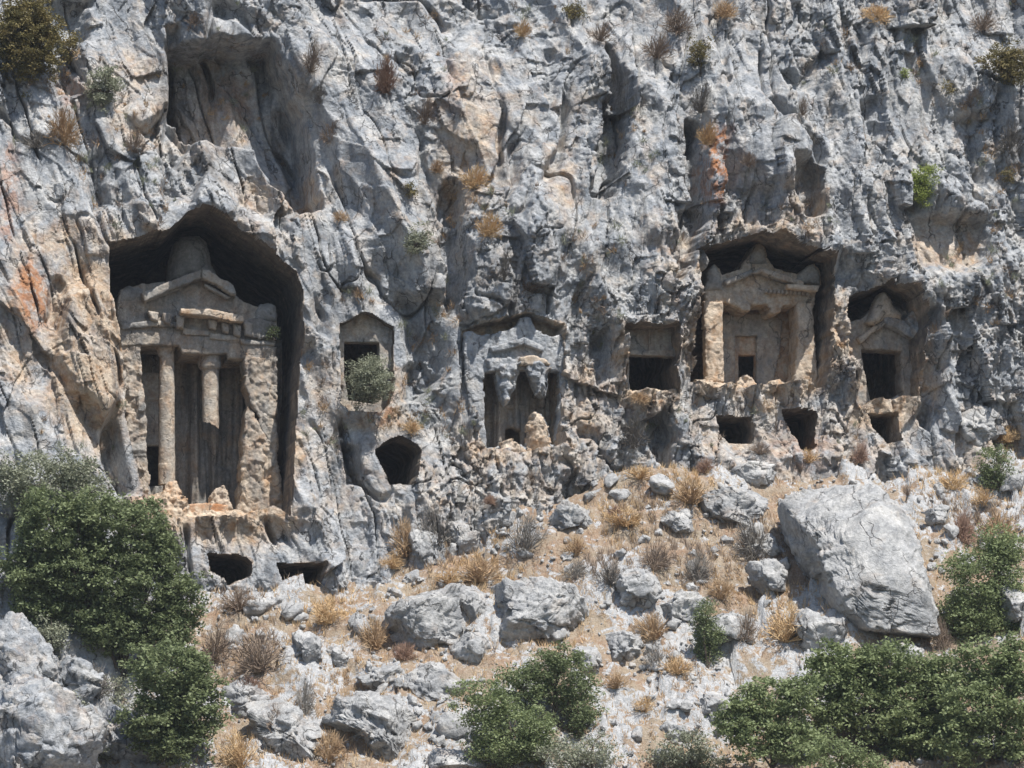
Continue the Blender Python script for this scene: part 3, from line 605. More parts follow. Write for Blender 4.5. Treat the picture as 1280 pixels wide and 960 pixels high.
# --- the well preserved temple tomb on the right
T = tomb_root('well preserved temple tomb right of centre with two square pilasters and a small dark doorway', 950, 482, 1.75); F = 1.75
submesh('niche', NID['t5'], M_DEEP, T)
slab('entablature', [(882, 352), (885, 336), (893, 330), (900, 336), (903, 343), (926, 336), (931, 325), (938, 318), (944, 305), (951, 302), (957, 310), (961, 323), (968, 335), (998, 343), (1009, 332), (1018, 329), (1026, 340), (1027, 355), (1020, 366), (1018, 380), (1000, 379), (995, 382), (979, 382), (976, 391), (969, 393), (963, 390), (960, 380), (939, 380), (937, 389), (929, 388), (919, 381), (906, 379), (881, 380)], F, 1.5, M_TOMB, T, .06, bevel=.04, warm=.6, edge=1.0)
slab('acroterion', [(936, 330), (940, 316), (945, 304), (951, 301), (958, 309), (963, 330)], F - .2, .7, M_TOMB, T, .04, dome=.35, warm=.2)
slab('side_acroterion', [(996, 352), (1000, 342), (1009, 332), (1018, 329), (1026, 340), (1027, 355)], F - .35, .7, M_TOMB, T, .05, dome=.2, warm=-.1)
slab('side_acroterion', [(882, 362), (885, 338), (893, 330), (902, 340), (905, 362)], F - .2, .7, M_TOMB, T, .06, dome=.2, warm=-.2)
slab('raking_cornice', [(940, 341), (952, 334), (985, 344), (1006, 352), (1004, 358), (975, 349), (952, 341)], F - .5, .55, M_TOMB, T, .03, bevel=.03, warm=.2)
slab('raking_cornice', [(906, 350), (940, 336), (942, 342), (908, 357)], F - .35, .4, M_TOMB, T, .04, bevel=.05, warm=-.05)
slab('cornice', [(984, 355), (1024, 357), (1023, 364), (984, 360)], F - .6, .7, M_ORANGE, T, .02, bevel=.02, edge=.4, warm=0)
den = None
for i in range(11):
    x = 957 + i * 5.1; y = 361 + i * .35
    slab('dentil', [(x, y), (x + 3, y), (x + 3, y + 4.2), (x, y + 4.2)], F - .28, .3, M_TOMB, T, 0, 1.2, 0, edge=0, warm=.3)
slab('pilaster', [(880, 376), (905, 376), (904, 420), (906, 478), (883, 478), (881, 420)], F - .1, .45, M_ORANGE, T, .075, bevel=.05, edge=1.2, warm=.15)
slab('pilaster', [(996, 378), (1016, 377), (1019, 430), (1024, 486), (993, 486), (997, 430)], F - .1, 1.2, M_ORANGE, T, .075, bevel=.05, edge=1.2, warm=.1)
slab('porch_wall', box_poly(896, 372, 1004, 490), 3.25, .3, M_TOMB, T, .02, 1.4, 0, [box_poly(923, 444, 944, 478)], .4, warm=.8, rust=.35)
slab('door_frame', [(902, 392), (962, 392), (978, 400), (975, 440), (965, 486), (946, 486), (946, 420), (919, 420), (919, 486), (902, 486)], 3.05, .25, M_TOMB, T, .02, 1.25, .02, edge=.5, warm=.2)
slab('rubble_heap', [(914, 492), (924, 474), (934, 467), (942, 471), (952, 492)], F - .1, .8, M_ORANGE, T, .15, dome=.3, edge=1.6, seed=11)
slab('rubble_heap', [(952, 494), (964, 477), (975, 472), (984, 481), (992, 494)], F - .15, .8, M_ORANGE, T, .15, dome=.3, edge=1.6, warm=.6, seed=12)
boulder('rock_nub', [(868, 312), (886, 312), (888, 322), (880, 338), (873, 341), (869, 330)], 1.2, .5, 4, 33, M_TOMB, T, .7)
slab('ledge', [(872, 474), (906, 478), (940, 482), (1000, 486), (1030, 484), (1034, 500), (872, 500)], .9, 1.5, M_ORANGE, T, .12, bevel=.15, bw=6, edge=2., warm=.3)
# --- the pointed gable tomb on the right
T = tomb_root('gabled tomb at the right with a pointed finial over a tall dark doorway', 1104, 500, 1.4)
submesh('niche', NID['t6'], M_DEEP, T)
slab('front_wall', [(1050, 408), (1062, 403), (1080, 396), (1090, 386), (1100, 380), (1116, 380), (1130, 389), (1142, 386), (1156, 400), (1156, 508), (1062, 508), (1052, 440)], 1.5, .9, M_TOMB, T, .05, 1.25, .04, [[(1077, 436), (1104, 437), (1127, 439), (1127, 470), (1129, 498), (1089, 501), (1084, 480), (1080, 462)]], .8, warm=.3)
slab('raking_cornice', [(1104, 397), (1114, 393), (1132, 402), (1149, 416), (1145, 424), (1128, 415), (1108, 404)], 1.0, .6, M_CLIFF, T, .05, bevel=.05, warm=.2)
slab('raking_cornice', [(1072, 422), (1090, 409), (1108, 398), (1108, 405), (1092, 416), (1076, 430)], 1.15, .5, M_TOMB, T, .05, bevel=.04, warm=.3)
slab('finial', [(1086, 402), (1092, 388), (1097, 373), (1102, 365), (1108, 363), (1115, 370), (1120, 382), (1130, 391), (1128, 400), (1108, 398), (1096, 406)], .85, .8, M_ORANGE, T, .07, dome=.35, bevel=.06, warm=-.3)
boulder('side_finial', [(1132, 396), (1138, 386), (1146, 386), (1154, 396), (1158, 416), (1150, 424), (1138, 412)], 1.0, .5, 4, 34, M_CLIFF, T, .8, warm=.1)
slab('rubble_heap', [(1080, 508), (1094, 498), (1112, 500), (1124, 492), (1134, 508)], 1.25, .8, M_TOMB, T, .14, dome=.2, edge=1.8, seed=13)
# --- the plain chambers
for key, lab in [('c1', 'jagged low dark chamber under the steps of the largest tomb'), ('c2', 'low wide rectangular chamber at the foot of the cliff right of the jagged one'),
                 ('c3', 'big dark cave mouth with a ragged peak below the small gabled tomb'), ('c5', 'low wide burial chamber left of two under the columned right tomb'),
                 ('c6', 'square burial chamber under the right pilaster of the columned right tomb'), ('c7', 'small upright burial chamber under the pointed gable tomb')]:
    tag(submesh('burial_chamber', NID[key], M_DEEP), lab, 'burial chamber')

# ------------------------------------------------------------ boulders on the slope, each where the photograph has it
BOULD = [
 ([(980, 618), (1002, 604), (1060, 596), (1108, 602), (1142, 626), (1154, 680), (1160, 770), (1154, 806), (1110, 802), (1046, 794), (1018, 762), (1000, 705), (984, 652)], 6, 2.3, 'largest boulder on the slope, pale grey and block shaped, below the right tombs'),
 ([(489, 802), (498, 758), (528, 733), (560, 727), (574, 742), (570, 800), (560, 830), (520, 832)], 5, 1.5, 'tall smooth pale boulder left of the flat outcrop in the middle of the slope'),
 ([(571, 738), (600, 732), (613, 745), (606, 780), (580, 782)], 4, .7, 'squarish boulder wedged between the tall smooth boulder and the flat outcrop'),
 ([(610, 748), (640, 728), (690, 724), (735, 738), (744, 772), (736, 806), (690, 812), (640, 806), (612, 780)], 5, 2.2, 'wide flat pale outcrop above the central green shrubs'),
 ([(568, 800), (588, 788), (612, 794), (608, 835), (574, 838)], 4, .8, 'shaded angular rock between the tall smooth boulder and the central shrubs'),
 ([(446, 846), (470, 834), (506, 838), (500, 866), (470, 868)], 4, .9, 'flat cracked rock above the curved foreground boulder'),
 ([(500, 842), (540, 830), (586, 844), (580, 872), (530, 880), (502, 868)], 4, 1.0, 'layered flat rock just left of the central shrubs'),
 ([(414, 892), (436, 866), (468, 860), (508, 884), (532, 915), (532, 958), (484, 962), (462, 918), (428, 902)], 5, 1.6, 'curved pale boulder at the bottom edge, left of the central shrubs'),
 ([(318, 880), (352, 872), (392, 905), (412, 945), (400, 966), (340, 966), (322, 920)], 5, 1.5, 'white chunky boulder at the bottom edge right of the big oak'),
 ([(534, 948), (560, 934), (600, 940), (612, 966), (536, 968)], 4, .9, 'rounded pale boulder cut by the bottom edge beside the central shrubs'),
 ([(367, 795), (380, 786), (400, 796), (404, 822), (384, 834), (370, 826)], 4, .6, 'upright angular rock right of the reddish thorn shrub'),
 ([(400, 820), (425, 808), (448, 818), (440, 836), (410, 838)], 4, .5, 'low flat rock beside the orange footpath'),
 ([(770, 722), (796, 714), (824, 724), (822, 756), (790, 768), (776, 750)], 4, .9, 'angular grey boulder right of the flat outcrop'),
 ([(826, 748), (852, 736), (878, 742), (876, 772), (840, 782)], 4, .8, 'pale boulder just above the dark juniper'),
 ([(880, 772), (910, 764), (938, 772), (944, 800), (916, 812), (888, 800)], 4, .9, 'smooth pale boulder right of the dark juniper'),
 ([(860, 630), (890, 616), (940, 610), (968, 622), (966, 650), (920, 658), (872, 652)], 5, 1.2, 'long cracked rock pile left of the largest boulder'),
 ([(824, 650), (842, 638), (868, 644), (870, 664), (846, 672)], 4, .7, 'pale rounded rock at the left end of the long rock pile'),
 ([(914, 588), (940, 574), (976, 582), (974, 604), (934, 608)], 4, .8, 'twin lobed rock at the cliff foot under the square chamber'),
 ([(930, 672), (956, 664), (986, 676), (984, 700), (944, 708)], 4, .8, 'dark split rock touching the left side of the largest boulder'),
 ([(938, 712), (962, 700), (988, 716), (984, 740), (950, 742)], 4, .7, 'triangular grey rock below the dark split rock'),
 ([(1158, 640), (1176, 630), (1196, 640), (1192, 656), (1166, 656)], 4, .5, 'small grey rock right of the top of the largest boulder'),
 ([(984, 770), (1010, 758), (1056, 786), (1062, 820), (1000, 822)], 4, .9, 'pointed slab leaning under the largest boulder'),
 ([(864, 880), (890, 866), (922, 876), (920, 896), (880, 900)], 4, .7, 'low stone heap left of the bottom right thicket'),
 ([(754, 792), (780, 784), (808, 798), (804, 830), (768, 832)], 4, .9, 'weathered rock right of the central shrubs'),
 ([(718, 812), (742, 804), (758, 822), (752, 850), (726, 846)], 4, .7, 'rough rock touching the top right of the central shrubs'),
 ([(1196, 524), (1226, 508), (1252, 522), (1246, 552), (1212, 560)], 4, 1.0, 'dark fractured rock at the cliff foot near the right edge'),
 ([(508, 678), (522, 656), (544, 664), (548, 712), (518, 722)], 4, .8, 'upright grey slab among dark twigs at the cliff foot'),
 ([(560, 660), (584, 650), (600, 672), (590, 700), (566, 702)], 4, .7, 'blocky grey rock right of the upright slab'),
 ([(280, 866), (306, 852), (336, 866), (330, 900), (292, 902)], 4, .8, 'pale rock half under the big oak, above the white chunky boulder'),
 ([(-20, 800), (10, 764), (44, 780), (64, 830), (80, 880), (40, 900), (-20, 880)], 5, 2.0, 'jagged grey outcrop at the left edge under the big oak'),
 ([(-20, 880), (30, 850), (70, 842), (110, 862), (128, 905), (120, 975), (-20, 975)], 5, 2.4, 'large weathered outcrop filling the bottom left corner'),
 ([(60, 830), (92, 822), (122, 850), (134, 890), (96, 892)], 4, 1.2, 'tilted grey rock between the bottom left outcrop and the oak'),
 ([(104, 900), (140, 880), (178, 902), (186, 970), (110, 972)], 5, 1.5, 'crumbling rock at the bottom edge below the big oak'),
 ([(190, 884), (220, 872), (238, 900), (232, 940), (196, 940)], 4, 1.0, 'shaded rock under the lower crown of the big oak'),
 ([(598, 642), (622, 634), (650, 644), (640, 660), (606, 660)], 4, .6, 'low rock on the cliff apron below the middle tomb'),
 ([(690, 640), (716, 628), (744, 642), (738, 664), (700, 668)], 4, .8, 'sloping rock below the middle of the cliff, right of the bare grey shrub'),
 ([(1100, 820), (1130, 806), (1162, 818), (1160, 840), (1110, 842)], 4, .8, 'rock in the shade just under the largest boulder'),
 ([(820, 910), (838, 900), (858, 908), (856, 926), (826, 928)], 4, .5, 'small rock at the bottom edge of the rubble chute'),
 ([(1186, 742), (1206, 736), (1216, 760), (1200, 776), (1186, 768)], 4, .6, 'small rock between the largest boulder and the right hand trees'),
 ([(1256, 742), (1276, 732), (1296, 750), (1290, 780), (1262, 776)], 4, .8, 'pale rock among the trees at the right edge'),
]
for i, (ol, sub, dp, lab) in enumerate(BOULD):
    if i == 0: ol = [(1072 + (x_ - 1072) * .84, y_) for x_, y_ in ol]
    o = boulder('boulder', ol, None, dp, min(6, sub + 1), 40 + i, power=.34 if i == 0 else .55, cuts=4 if i == 0 else 14, rough=.9 if i == 0 else 1., sink=.15 if i == 0 else .3, lean=.62 if i == 0 else .25, mat=M_CLIFF if 29 <= i <= 33 else None)
    tag(o, lab, 'boulder', 'boulders on the slope')
# smaller rocks: one of each shape, then copies
def small_rock(seed, sub):
    v, f = ICO[sub]; r_ = np.random.RandomState(seed); p = v * (1, .8, .62); 
    for k in range(16):
        n = r_.normal(size=3); n /= np.linalg.norm(n); d = r_.uniform(.42, .78) * np.linalg.norm(n * (1, .8, .62)); p = p - np.maximum(0, p @ n - d)[:, None] * n
    p = p + v * (facet(p[:, 0] * 1.6 + seed, p[:, 2] * 1.6 + p[:, 1], 601, 1.3) * .16 + facet(p[:, 0] * 4 + p[:, 1] * 2, p[:, 2] * 4 + seed, 605, 1.4) * .07)[:, None]
    return p, f
protos = [small_rock(s_, 3) for s_ in range(8)]
rmesh = []
for k, (p, f) in enumerate(protos):
    o = mesh_obj('rock', p, f, M_BOULDER); rmesh.append(o.data); bpy.data.objects.remove(o)
def gnormal(x, y):
    e_ = .4; return Vector((-(gheight(x + e_, y) - gheight(x - e_, y)) / (2 * e_), -(gheight(x, y + e_) - gheight(x, y - e_)) / (2 * e_), 1)).normalized()
rr = random.Random(5)
BC = [(sum(q[0] for q in b[0]) / len(b[0]), sum(q[1] for q in b[0]) / len(b[0]), max(q[0] for q in b[0]) - min(q[0] for q in b[0])) for b in BOULD]
PATH = [(400, 850, 60, 26), (560, 706, 60, 14), (880, 850, 40, 12), (770, 860, 36, 14), (450, 930, 30, 30)]      # bare soil
n = 0; tries = 0; USED = set()
LAND = [(1070, 700, 'the largest boulder'), (532, 780, 'the tall smooth boulder'), (592, 760, 'the wedged squarish boulder'), (678, 766, 'the wide flat outcrop'), (476, 850, 'the flat cracked rock'), (543, 855, 'the layered flat rock'), (473, 910, 'the curved foreground boulder'),
 (365, 918, 'the white chunky boulder'), (386, 810, 'the upright angular rock '), (424, 824, 'the low path rock'), (797, 740, 'the angular grey boulder'), (885, 790, 'the dark juniper'), (915, 634, 'the long cracked rock pile'),
 (945, 590, 'the twin lobed rock'), (962, 720, 'the triangular grey rock'), (1176, 644, 'the small grey rock'), (893, 886, 'the low stone heap'), (780, 810, 'the weathered rock'), (655, 665, 'the large bare grey shrub'), (528, 686, 'the upright grey slab'),
 (325, 812, 'the brown shrub'), (650, 880, 'the central green shrubs'), (838, 914, 'the rubble chute rock'), (1246, 590, 'the dark round shrub'), (1232, 720, 'the pale olive tree'), (378, 718, 'the low wide chamber'), (716, 646, 'the sloping rock below the cliff'), (505, 575, 'the big cave mouth'), (570, 950, 'the rounded edge boulder')]
REG = [('beside the orange footpath', 'rocks beside the orange footpath', (290, 750, 480, 860)), ('scattered above the central shrubs', 'rocks above the central shrubs', (480, 690, 760, 800)),
       ('in the rubble chute beside the central shrubs', 'rocks in the rubble chute', (750, 780, 910, 960)), ('on the slope left of the largest boulder', 'rocks left of the largest boulder', (760, 600, 980, 780)),
       ('lying along the foot of the cliff', 'rocks along the cliff foot', (420, 600, 760, 700)), ('on the slope right of the largest boulder', 'rocks right of the largest boulder', (1160, 590, 1280, 720)),
       ('near the bottom edge left of the central shrubs', 'rocks near the bottom edge', (400, 850, 600, 960))]
while n < 285 and tries < 4000:
    tries += 1
    lab, grp, (x0, y0, x1, y1) = REG[tries % 7]
    px, py = rr.uniform(x0, x1), rr.uniform(y0, y1)
    if any(((px - a_) / c_) ** 2 + ((py - b_) / d_) ** 2 < 1 for a_, b_, c_, d_ in PATH): continue
    p = ghit(px, py)
    if p[1] > -.9: continue
    s_ = min(.62, .10 * math.exp(rr.gauss(.55, .5)))
    o = bpy.data.objects.new('rock', rmesh[n % 8]); COL.objects.link(o)
    nr = gnormal(p[0], p[1]); z = gheight(p[0], p[1]); o.location = (p[0], p[1], z + s_ * .12)
    o.rotation_mode = 'QUATERNION'; o.rotation_quaternion = nr.to_track_quat('Z', 'Y') @ Vector((0, 0, 1)).to_track_quat('Z', 'Y') @ Matrix.Rotation(rr.uniform(0, 6.28), 3, 'Z').to_quaternion() @ Matrix.Rotation(rr.uniform(-.5, .5), 3, 'X').to_quaternion()
    o.scale = (s_ * rr.uniform(.9, 1.5), s_ * rr.uniform(.8, 1.2), s_ * rr.uniform(.6, 1.1))
    fl = o.scale[2] / max(o.scale[0], o.scale[1]); sw = ['tiny', 'small', 'medium', 'big'][sum(s_ > q for q in (.13, .2, .32))]; shp = 'flat' if fl < .62 else ('chunky' if fl < .85 else 'upright')
    for L_ in sorted(LAND, key=lambda q: (q[0] - px) ** 2 + (q[1] - py) ** 2)[:5]:
        dx_, dy_ = px - L_[0], py - L_[1]; ver = 'above' if dy_ < 0 else 'below'; hor = 'left' if dx_ < 0 else 'right'
        di = ver if abs(dy_) > 2.2 * abs(dx_) else (hor + ' of' if abs(dx_) > 2.2 * abs(dy_) else ver + ' and ' + hor + ' of'); far = 'close ' if math.hypot(dx_, dy_) < 45 else ''
        lb = '%s %s pale rock %s%s %s' % (sw, shp, far, di, L_[2])
        if lb not in USED: break
    USED.add(lb); tag(o, lb, 'rock', grp); n += 1
# rubble: far too many to count
def scatter(name, base, pts, mat, label):
    """pts: rows of x, y, z, size; all joined"""
    K = len(pts); V_, F_ = [], []
    for k, (v, f) in enumerate(base):
        sel = np.arange(k, K, len(base)); m = len(sel); ang = rng.uniform(0, 6.28, (m, 3)); 
        ca, sa = np.cos(ang), np.sin(ang); R1 = np.zeros((m, 3, 3)); R1[:, 0, 0] = ca[:, 0]; R1[:, 0, 1] = -sa[:, 0]; R1[:, 1, 0] = sa[:, 0]; R1[:, 1, 1] = ca[:, 0]; R1[:, 2, 2] = 1
        R2 = np.zeros((m, 3, 3)); b_ = ang[:, 1] * .16; R2[:, 0, 0] = 1; R2[:, 1, 1] = np.cos(b_); R2[:, 1, 2] = -np.sin(b_); R2[:, 2, 1] = np.sin(b_); R2[:, 2, 2] = np.cos(b_)
        vv = np.einsum('mij,mjk,vk->mvi', R2, R1, v) * pts[sel, 3][:, None, None] * rng.uniform(.7, 1.3, (m, 1, 3)) + pts[sel, None, :3]
        V_.append(vv.reshape(-1, 3)); F_.append((f[None] + (np.arange(m) * len(v))[:, None, None]).reshape(-1, 3) + sum(len(q) for q in V_[:-1]))
    o = mesh_obj(name, np.concatenate(V_), np.concatenate(F_), mat); return tag(o, label, None, None, 'stuff')
base = [small_rock(s_ + 20, 2) for s_ in range(6)]
N = 13000; rx = rng.uniform(-24, 30, N); ry = rng.uniform(-34, -1, N)
dens = fbm(rx * .25, ry * .25, 221, 4); kp = dens > rng.uniform(-.45, .3, N); rx, ry = rx[kp], ry[kp]
rz = np.array([gheight(a_, b_) for a_, b_ in zip(rx, ry)]); rs = .045 * np.exp(rng.normal(.25, .55, len(rx)))
scatter('rubble', base, np.stack([rx, ry, rz + rs * .2, np.minimum(rs, .2)], -1), M_BOULDER, 'pale limestone rubble strewn over the slope')

# ------------------------------------------------------------ plants
def leaves(cl, n_per, spread, size, up=.5):
    """leaf quads round clump centres cl (x, y, z)"""
    m = len(cl); c = np.repeat(cl, n_per, 0) + rng.normal(size=(m * n_per, 3)) * spread; k = len(c)
    nrm = rng.normal(size=(k, 3)); nrm[:, 2] = np.abs(nrm[:, 2]) + up; nrm /= np.linalg.norm(nrm, axis=1)[:, None]
    t = np.cross(nrm, rng.normal(size=(k, 3))); t /= np.linalg.norm(t, axis=1)[:, None]; b_ = np.cross(nrm, t)
    s_ = (size * rng.uniform(.6, 1.3, k))[:, None]
    v = np.stack([c - t * s_, c - b_ * s_ * .55, c + t * s_, c + b_ * s_ * .55], 1).reshape(-1, 3)
    lv = np.repeat(np.clip(np.repeat(rng.uniform(0, 1, m), n_per) * .8 + rng.uniform(0, .2, k), 0, 1), 4)
    return v, np.arange(k * 4).reshape(-1, 4), lv
def tube_mesh(paths):
    V_, F_ = [], []
    for pts, r0, r1 in paths:
        n = 6; m = len(pts); b0 = len(V_)
        for i, p in enumerate(pts):
            d = (Vector(pts[min(i + 1, m - 1)]) - Vector(pts[max(i - 1, 0)])).normalized(); x = d.orthogonal().normalized(); y = d.cross(x); r = r0 + (r1 - r0) * i / (m - 1)
            for k in range(n): V_.append(Vector(p) + (x * math.cos(k * 6.283 / n) + y * math.sin(k * 6.283 / n)) * r)
        for i in range(m - 1):
            for k in range(n): F_.append((b0 + i * n + k, b0 + i * n + (k + 1) % n, b0 + (i + 1) * n + (k + 1) % n, b0 + (i + 1) * n + k))
    return V_, F_
def leafy(name, label, cat, group, foot, blobs, mat, dens=1., size=.075, Y=None, fwd=0., hang=False, loose=.16, bark=None):
    """blobs: (px, py, rx, ry) ellipses of crown as seen; foot: pixel where it stands"""
    f = ghit(*foot) if Y is None else at(foot[0], foot[1], Y)
    Yp = f[1] - fwd; root = empty(name, f, label, cat, group); cl = []; paths = []; r_ = random.Random(int(foot[0]) * 7 + int(foot[1]))
    for bx, by, rx_, ry_ in blobs:
        sc = .0145 * 2; R_ = np.array([rx_ * .029, max(.35, (rx_ + ry_) * .5 * .029 * .85), ry_ * .029]) * (abs(Yp - CAM[1]) / 141.)
        cen = at(bx, by, Yp + r_.uniform(-.3, .3)); k = max(10, int(dens * 4.6 * (R_[0] * R_[2] + R_[0] * R_[1] + R_[1] * R_[2]) / .10))
        d = rng.normal(size=(k, 3)); d /= np.linalg.norm(d, axis=1)[:, None]; rad = rng.uniform(.25, 1, k) ** .4
        lump = .97 + .75 * fbm(d[:, 0] * 2.6 + bx, d[:, 2] * 2.2 + d[:, 1] * 1.7 + by, 701, 3)
        cl.append(cen + d * rad[:, None] * R_ * lump[:, None])
        base_ = Vector(f); tip = Vector(cen) + Vector((0, 0, -.2 * R_[2])); mid = base_.lerp(tip, .5) + Vector((r_.uniform(-.3, .3), r_.uniform(-.3, .3), r_.uniform(0, .3))) * float(R_[2]) * .6
        th = .022 + .04 * float(R_.mean()); paths.append(([base_, mid, tip], th, th * .5))
        for q in range(6):
            e_ = Vector(cen + d[q] * 1.04 * R_); paths.append(([mid.lerp(tip, r_.uniform(.2, 1)), (tip + e_) / 2 + Vector((0, 0, r_.uniform(-.1, .15))), e_], th * .45, .008))
    v, q, lv = leaves(np.concatenate(cl), 38, loose * np.array([.85, .85, .5]), size * .98); mesh_obj('crown', v, q, mat, root, False, {'lv': lv})
    V_, F_ = tube_mesh(paths); mesh_obj('trunk' if cat == 'tree' else 'stem', [tuple(a_) for a_ in V_], F_, bark or M_BARK, root)
    return root
leafy('oak_tree', 'big dark green oak filling the left side below the largest tomb', 'tree', 'green trees on the slope', (150, 850),
      [(70, 650, 62, 42), (150, 660, 60, 48), (40, 710, 48, 40), (110, 720, 70, 52), (185, 735, 52, 48), (200, 690, 30, 34), (130, 780, 50, 34), (215, 790, 32, 30), (60, 760, 36, 26), (228, 745, 26, 34), (165, 790, 44, 30)], M_OAK, .95, .075, None, .8)
leafy('oak_tree', 'dark green oak bush directly below the big oak, by the bottom left rocks', 'tree', 'green trees on the slope', (220, 952),
      [(205, 845, 56, 44), (240, 890, 44, 52), (185, 900, 34, 34), (245, 850, 30, 28), (215, 930, 40, 30)], M_OAK, .95, .075, None, .3)
leafy('wild_olive_tree', 'pale grey green olive tree at the left edge above the big oak', 'tree', 'green trees on the slope', (66, 655), [(50, 595, 55, 32), (95, 590, 36, 26), (20, 610, 30, 30), (115, 612, 22, 18)], M_OLIVE, .8, .06, None, .3, loose=.2)
leafy('shrub', 'small grey green shrub between the big oak and the left edge rocks', 'shrub', 'green shrubs on the slope', (66, 822), [(64, 796, 26, 24)], M_OLIVE, .8, .05)
leafy('shrub', 'loose grey green shrub at the foot of the lower oak', 'shrub', 'green shrubs on the slope', (150, 905), [(140, 872, 28, 26), (158, 892, 22, 18)], M_OLIVE, .5, .05)
leafy('shrub', 'dull green shrub on the bottom left outcrop', 'shrub', 'green shrubs on the slope', (90, 900), [(88, 880, 20, 18), (120, 945, 26, 22)], M_OLIVE, .5, .05)
leafy('evergreen_shrub', 'dark shrub at the back of the central clump', 'shrub', 'central green shrubs', (690, 905), [(690, 850, 46, 40), (725, 880, 32, 42), (650, 858, 40, 32), (700, 820, 24, 20)], M_OAK, 1.0, .055, None, .2)
leafy('evergreen_shrub', 'round dense shrub in front of the central clump', 'shrub', 'central green shrubs', (640, 955), [(640, 908, 54, 38), (602, 880, 40, 28), (672, 925, 34, 28), (620, 940, 44, 20)], M_OAK2, 1.0, .055, None, .5)
leafy('evergreen_shrub', 'low olive shrub at the bottom edge right of the round dense shrub', 'shrub', 'central green shrubs', (740, 960), [(735, 938, 44, 24), (700, 945, 30, 18)], M_OLIVE, .8, .05, None, .2)
leafy('oak_tree', 'wide leafy oak directly below the largest boulder', 'tree', 'green trees on the slope', (1080, 940), [(1050, 832, 52, 34), (1110, 835, 52, 36), (1085, 880, 62, 46), (1150, 865, 40, 44), (1030, 880, 46, 40), (1140, 920, 46, 40), (1180, 850, 34, 36), (1175, 905, 36, 44)], M_OAK2, .9, .075, None, .8)
leafy('oak_tree', 'leafy oak bush at the left end of the bottom right thicket', 'tree', 'green trees on the slope', (965, 960), [(960, 878, 48, 36), (920, 900, 28, 30), (940, 915, 36, 40), (990, 925, 42, 42), (1000, 860, 26, 22)], M_OAK2, .85, .07, None, .5)
leafy('oak_tree', 'oak in the bottom right corner', 'tree', 'green trees on the slope', (1240, 950), [(1240, 830, 46, 40), (1215, 880, 44, 44), (1262, 900, 44, 52), (1200, 925, 36, 36), (1270, 840, 30, 36)], M_OAK2, .9, .075, None, .8)
leafy('wild_olive_tree', 'pale olive tree at the right edge beside the largest boulder', 'tree', 'green trees on the slope', (1232, 790), [(1232, 720, 46, 42), (1215, 770, 42, 42), (1240, 790, 40, 30), (1250, 695, 26, 26), (1262, 745, 30, 34), (1195, 710, 20, 18), (1256, 682, 34, 26), (1205, 800, 30, 28), (1270, 790, 30, 34)], M_OAK2, .85, .06, None, .4, loose=.2)
leafy('evergreen_shrub', 'fresh green shrub at the bottom edge between the two right oaks', 'shrub', 'green shrubs on the slope', (1050, 968), [(1045, 945, 40, 22), (1085, 955, 30, 14)], M_OAK2, .9, .06, None, 1.6)
leafy('evergreen_shrub', 'pale green bush at the bottom edge left of the right thicket', 'shrub', 'green shrubs on the slope', (865, 968), [(862, 935, 36, 26), (835, 950, 26, 16), (890, 955, 22, 16)], M_OLIVE, .8, .055, None, .2)
leafy('juniper', 'narrow dark juniper standing alone on the slope', 'shrub', 'green shrubs on the slope', (885, 836), [(880, 770, 14, 22), (886, 795, 20, 24), (884, 818, 20, 18)], M_OAK, 1.5, .045)
leafy('evergreen_shrub', 'dark round shrub at the cliff foot near the right edge', 'shrub', 'green shrubs on the slope', (1248, 618), [(1246, 580, 22, 26), (1240, 600, 20, 16)], M_OAK, 1.1, .05)
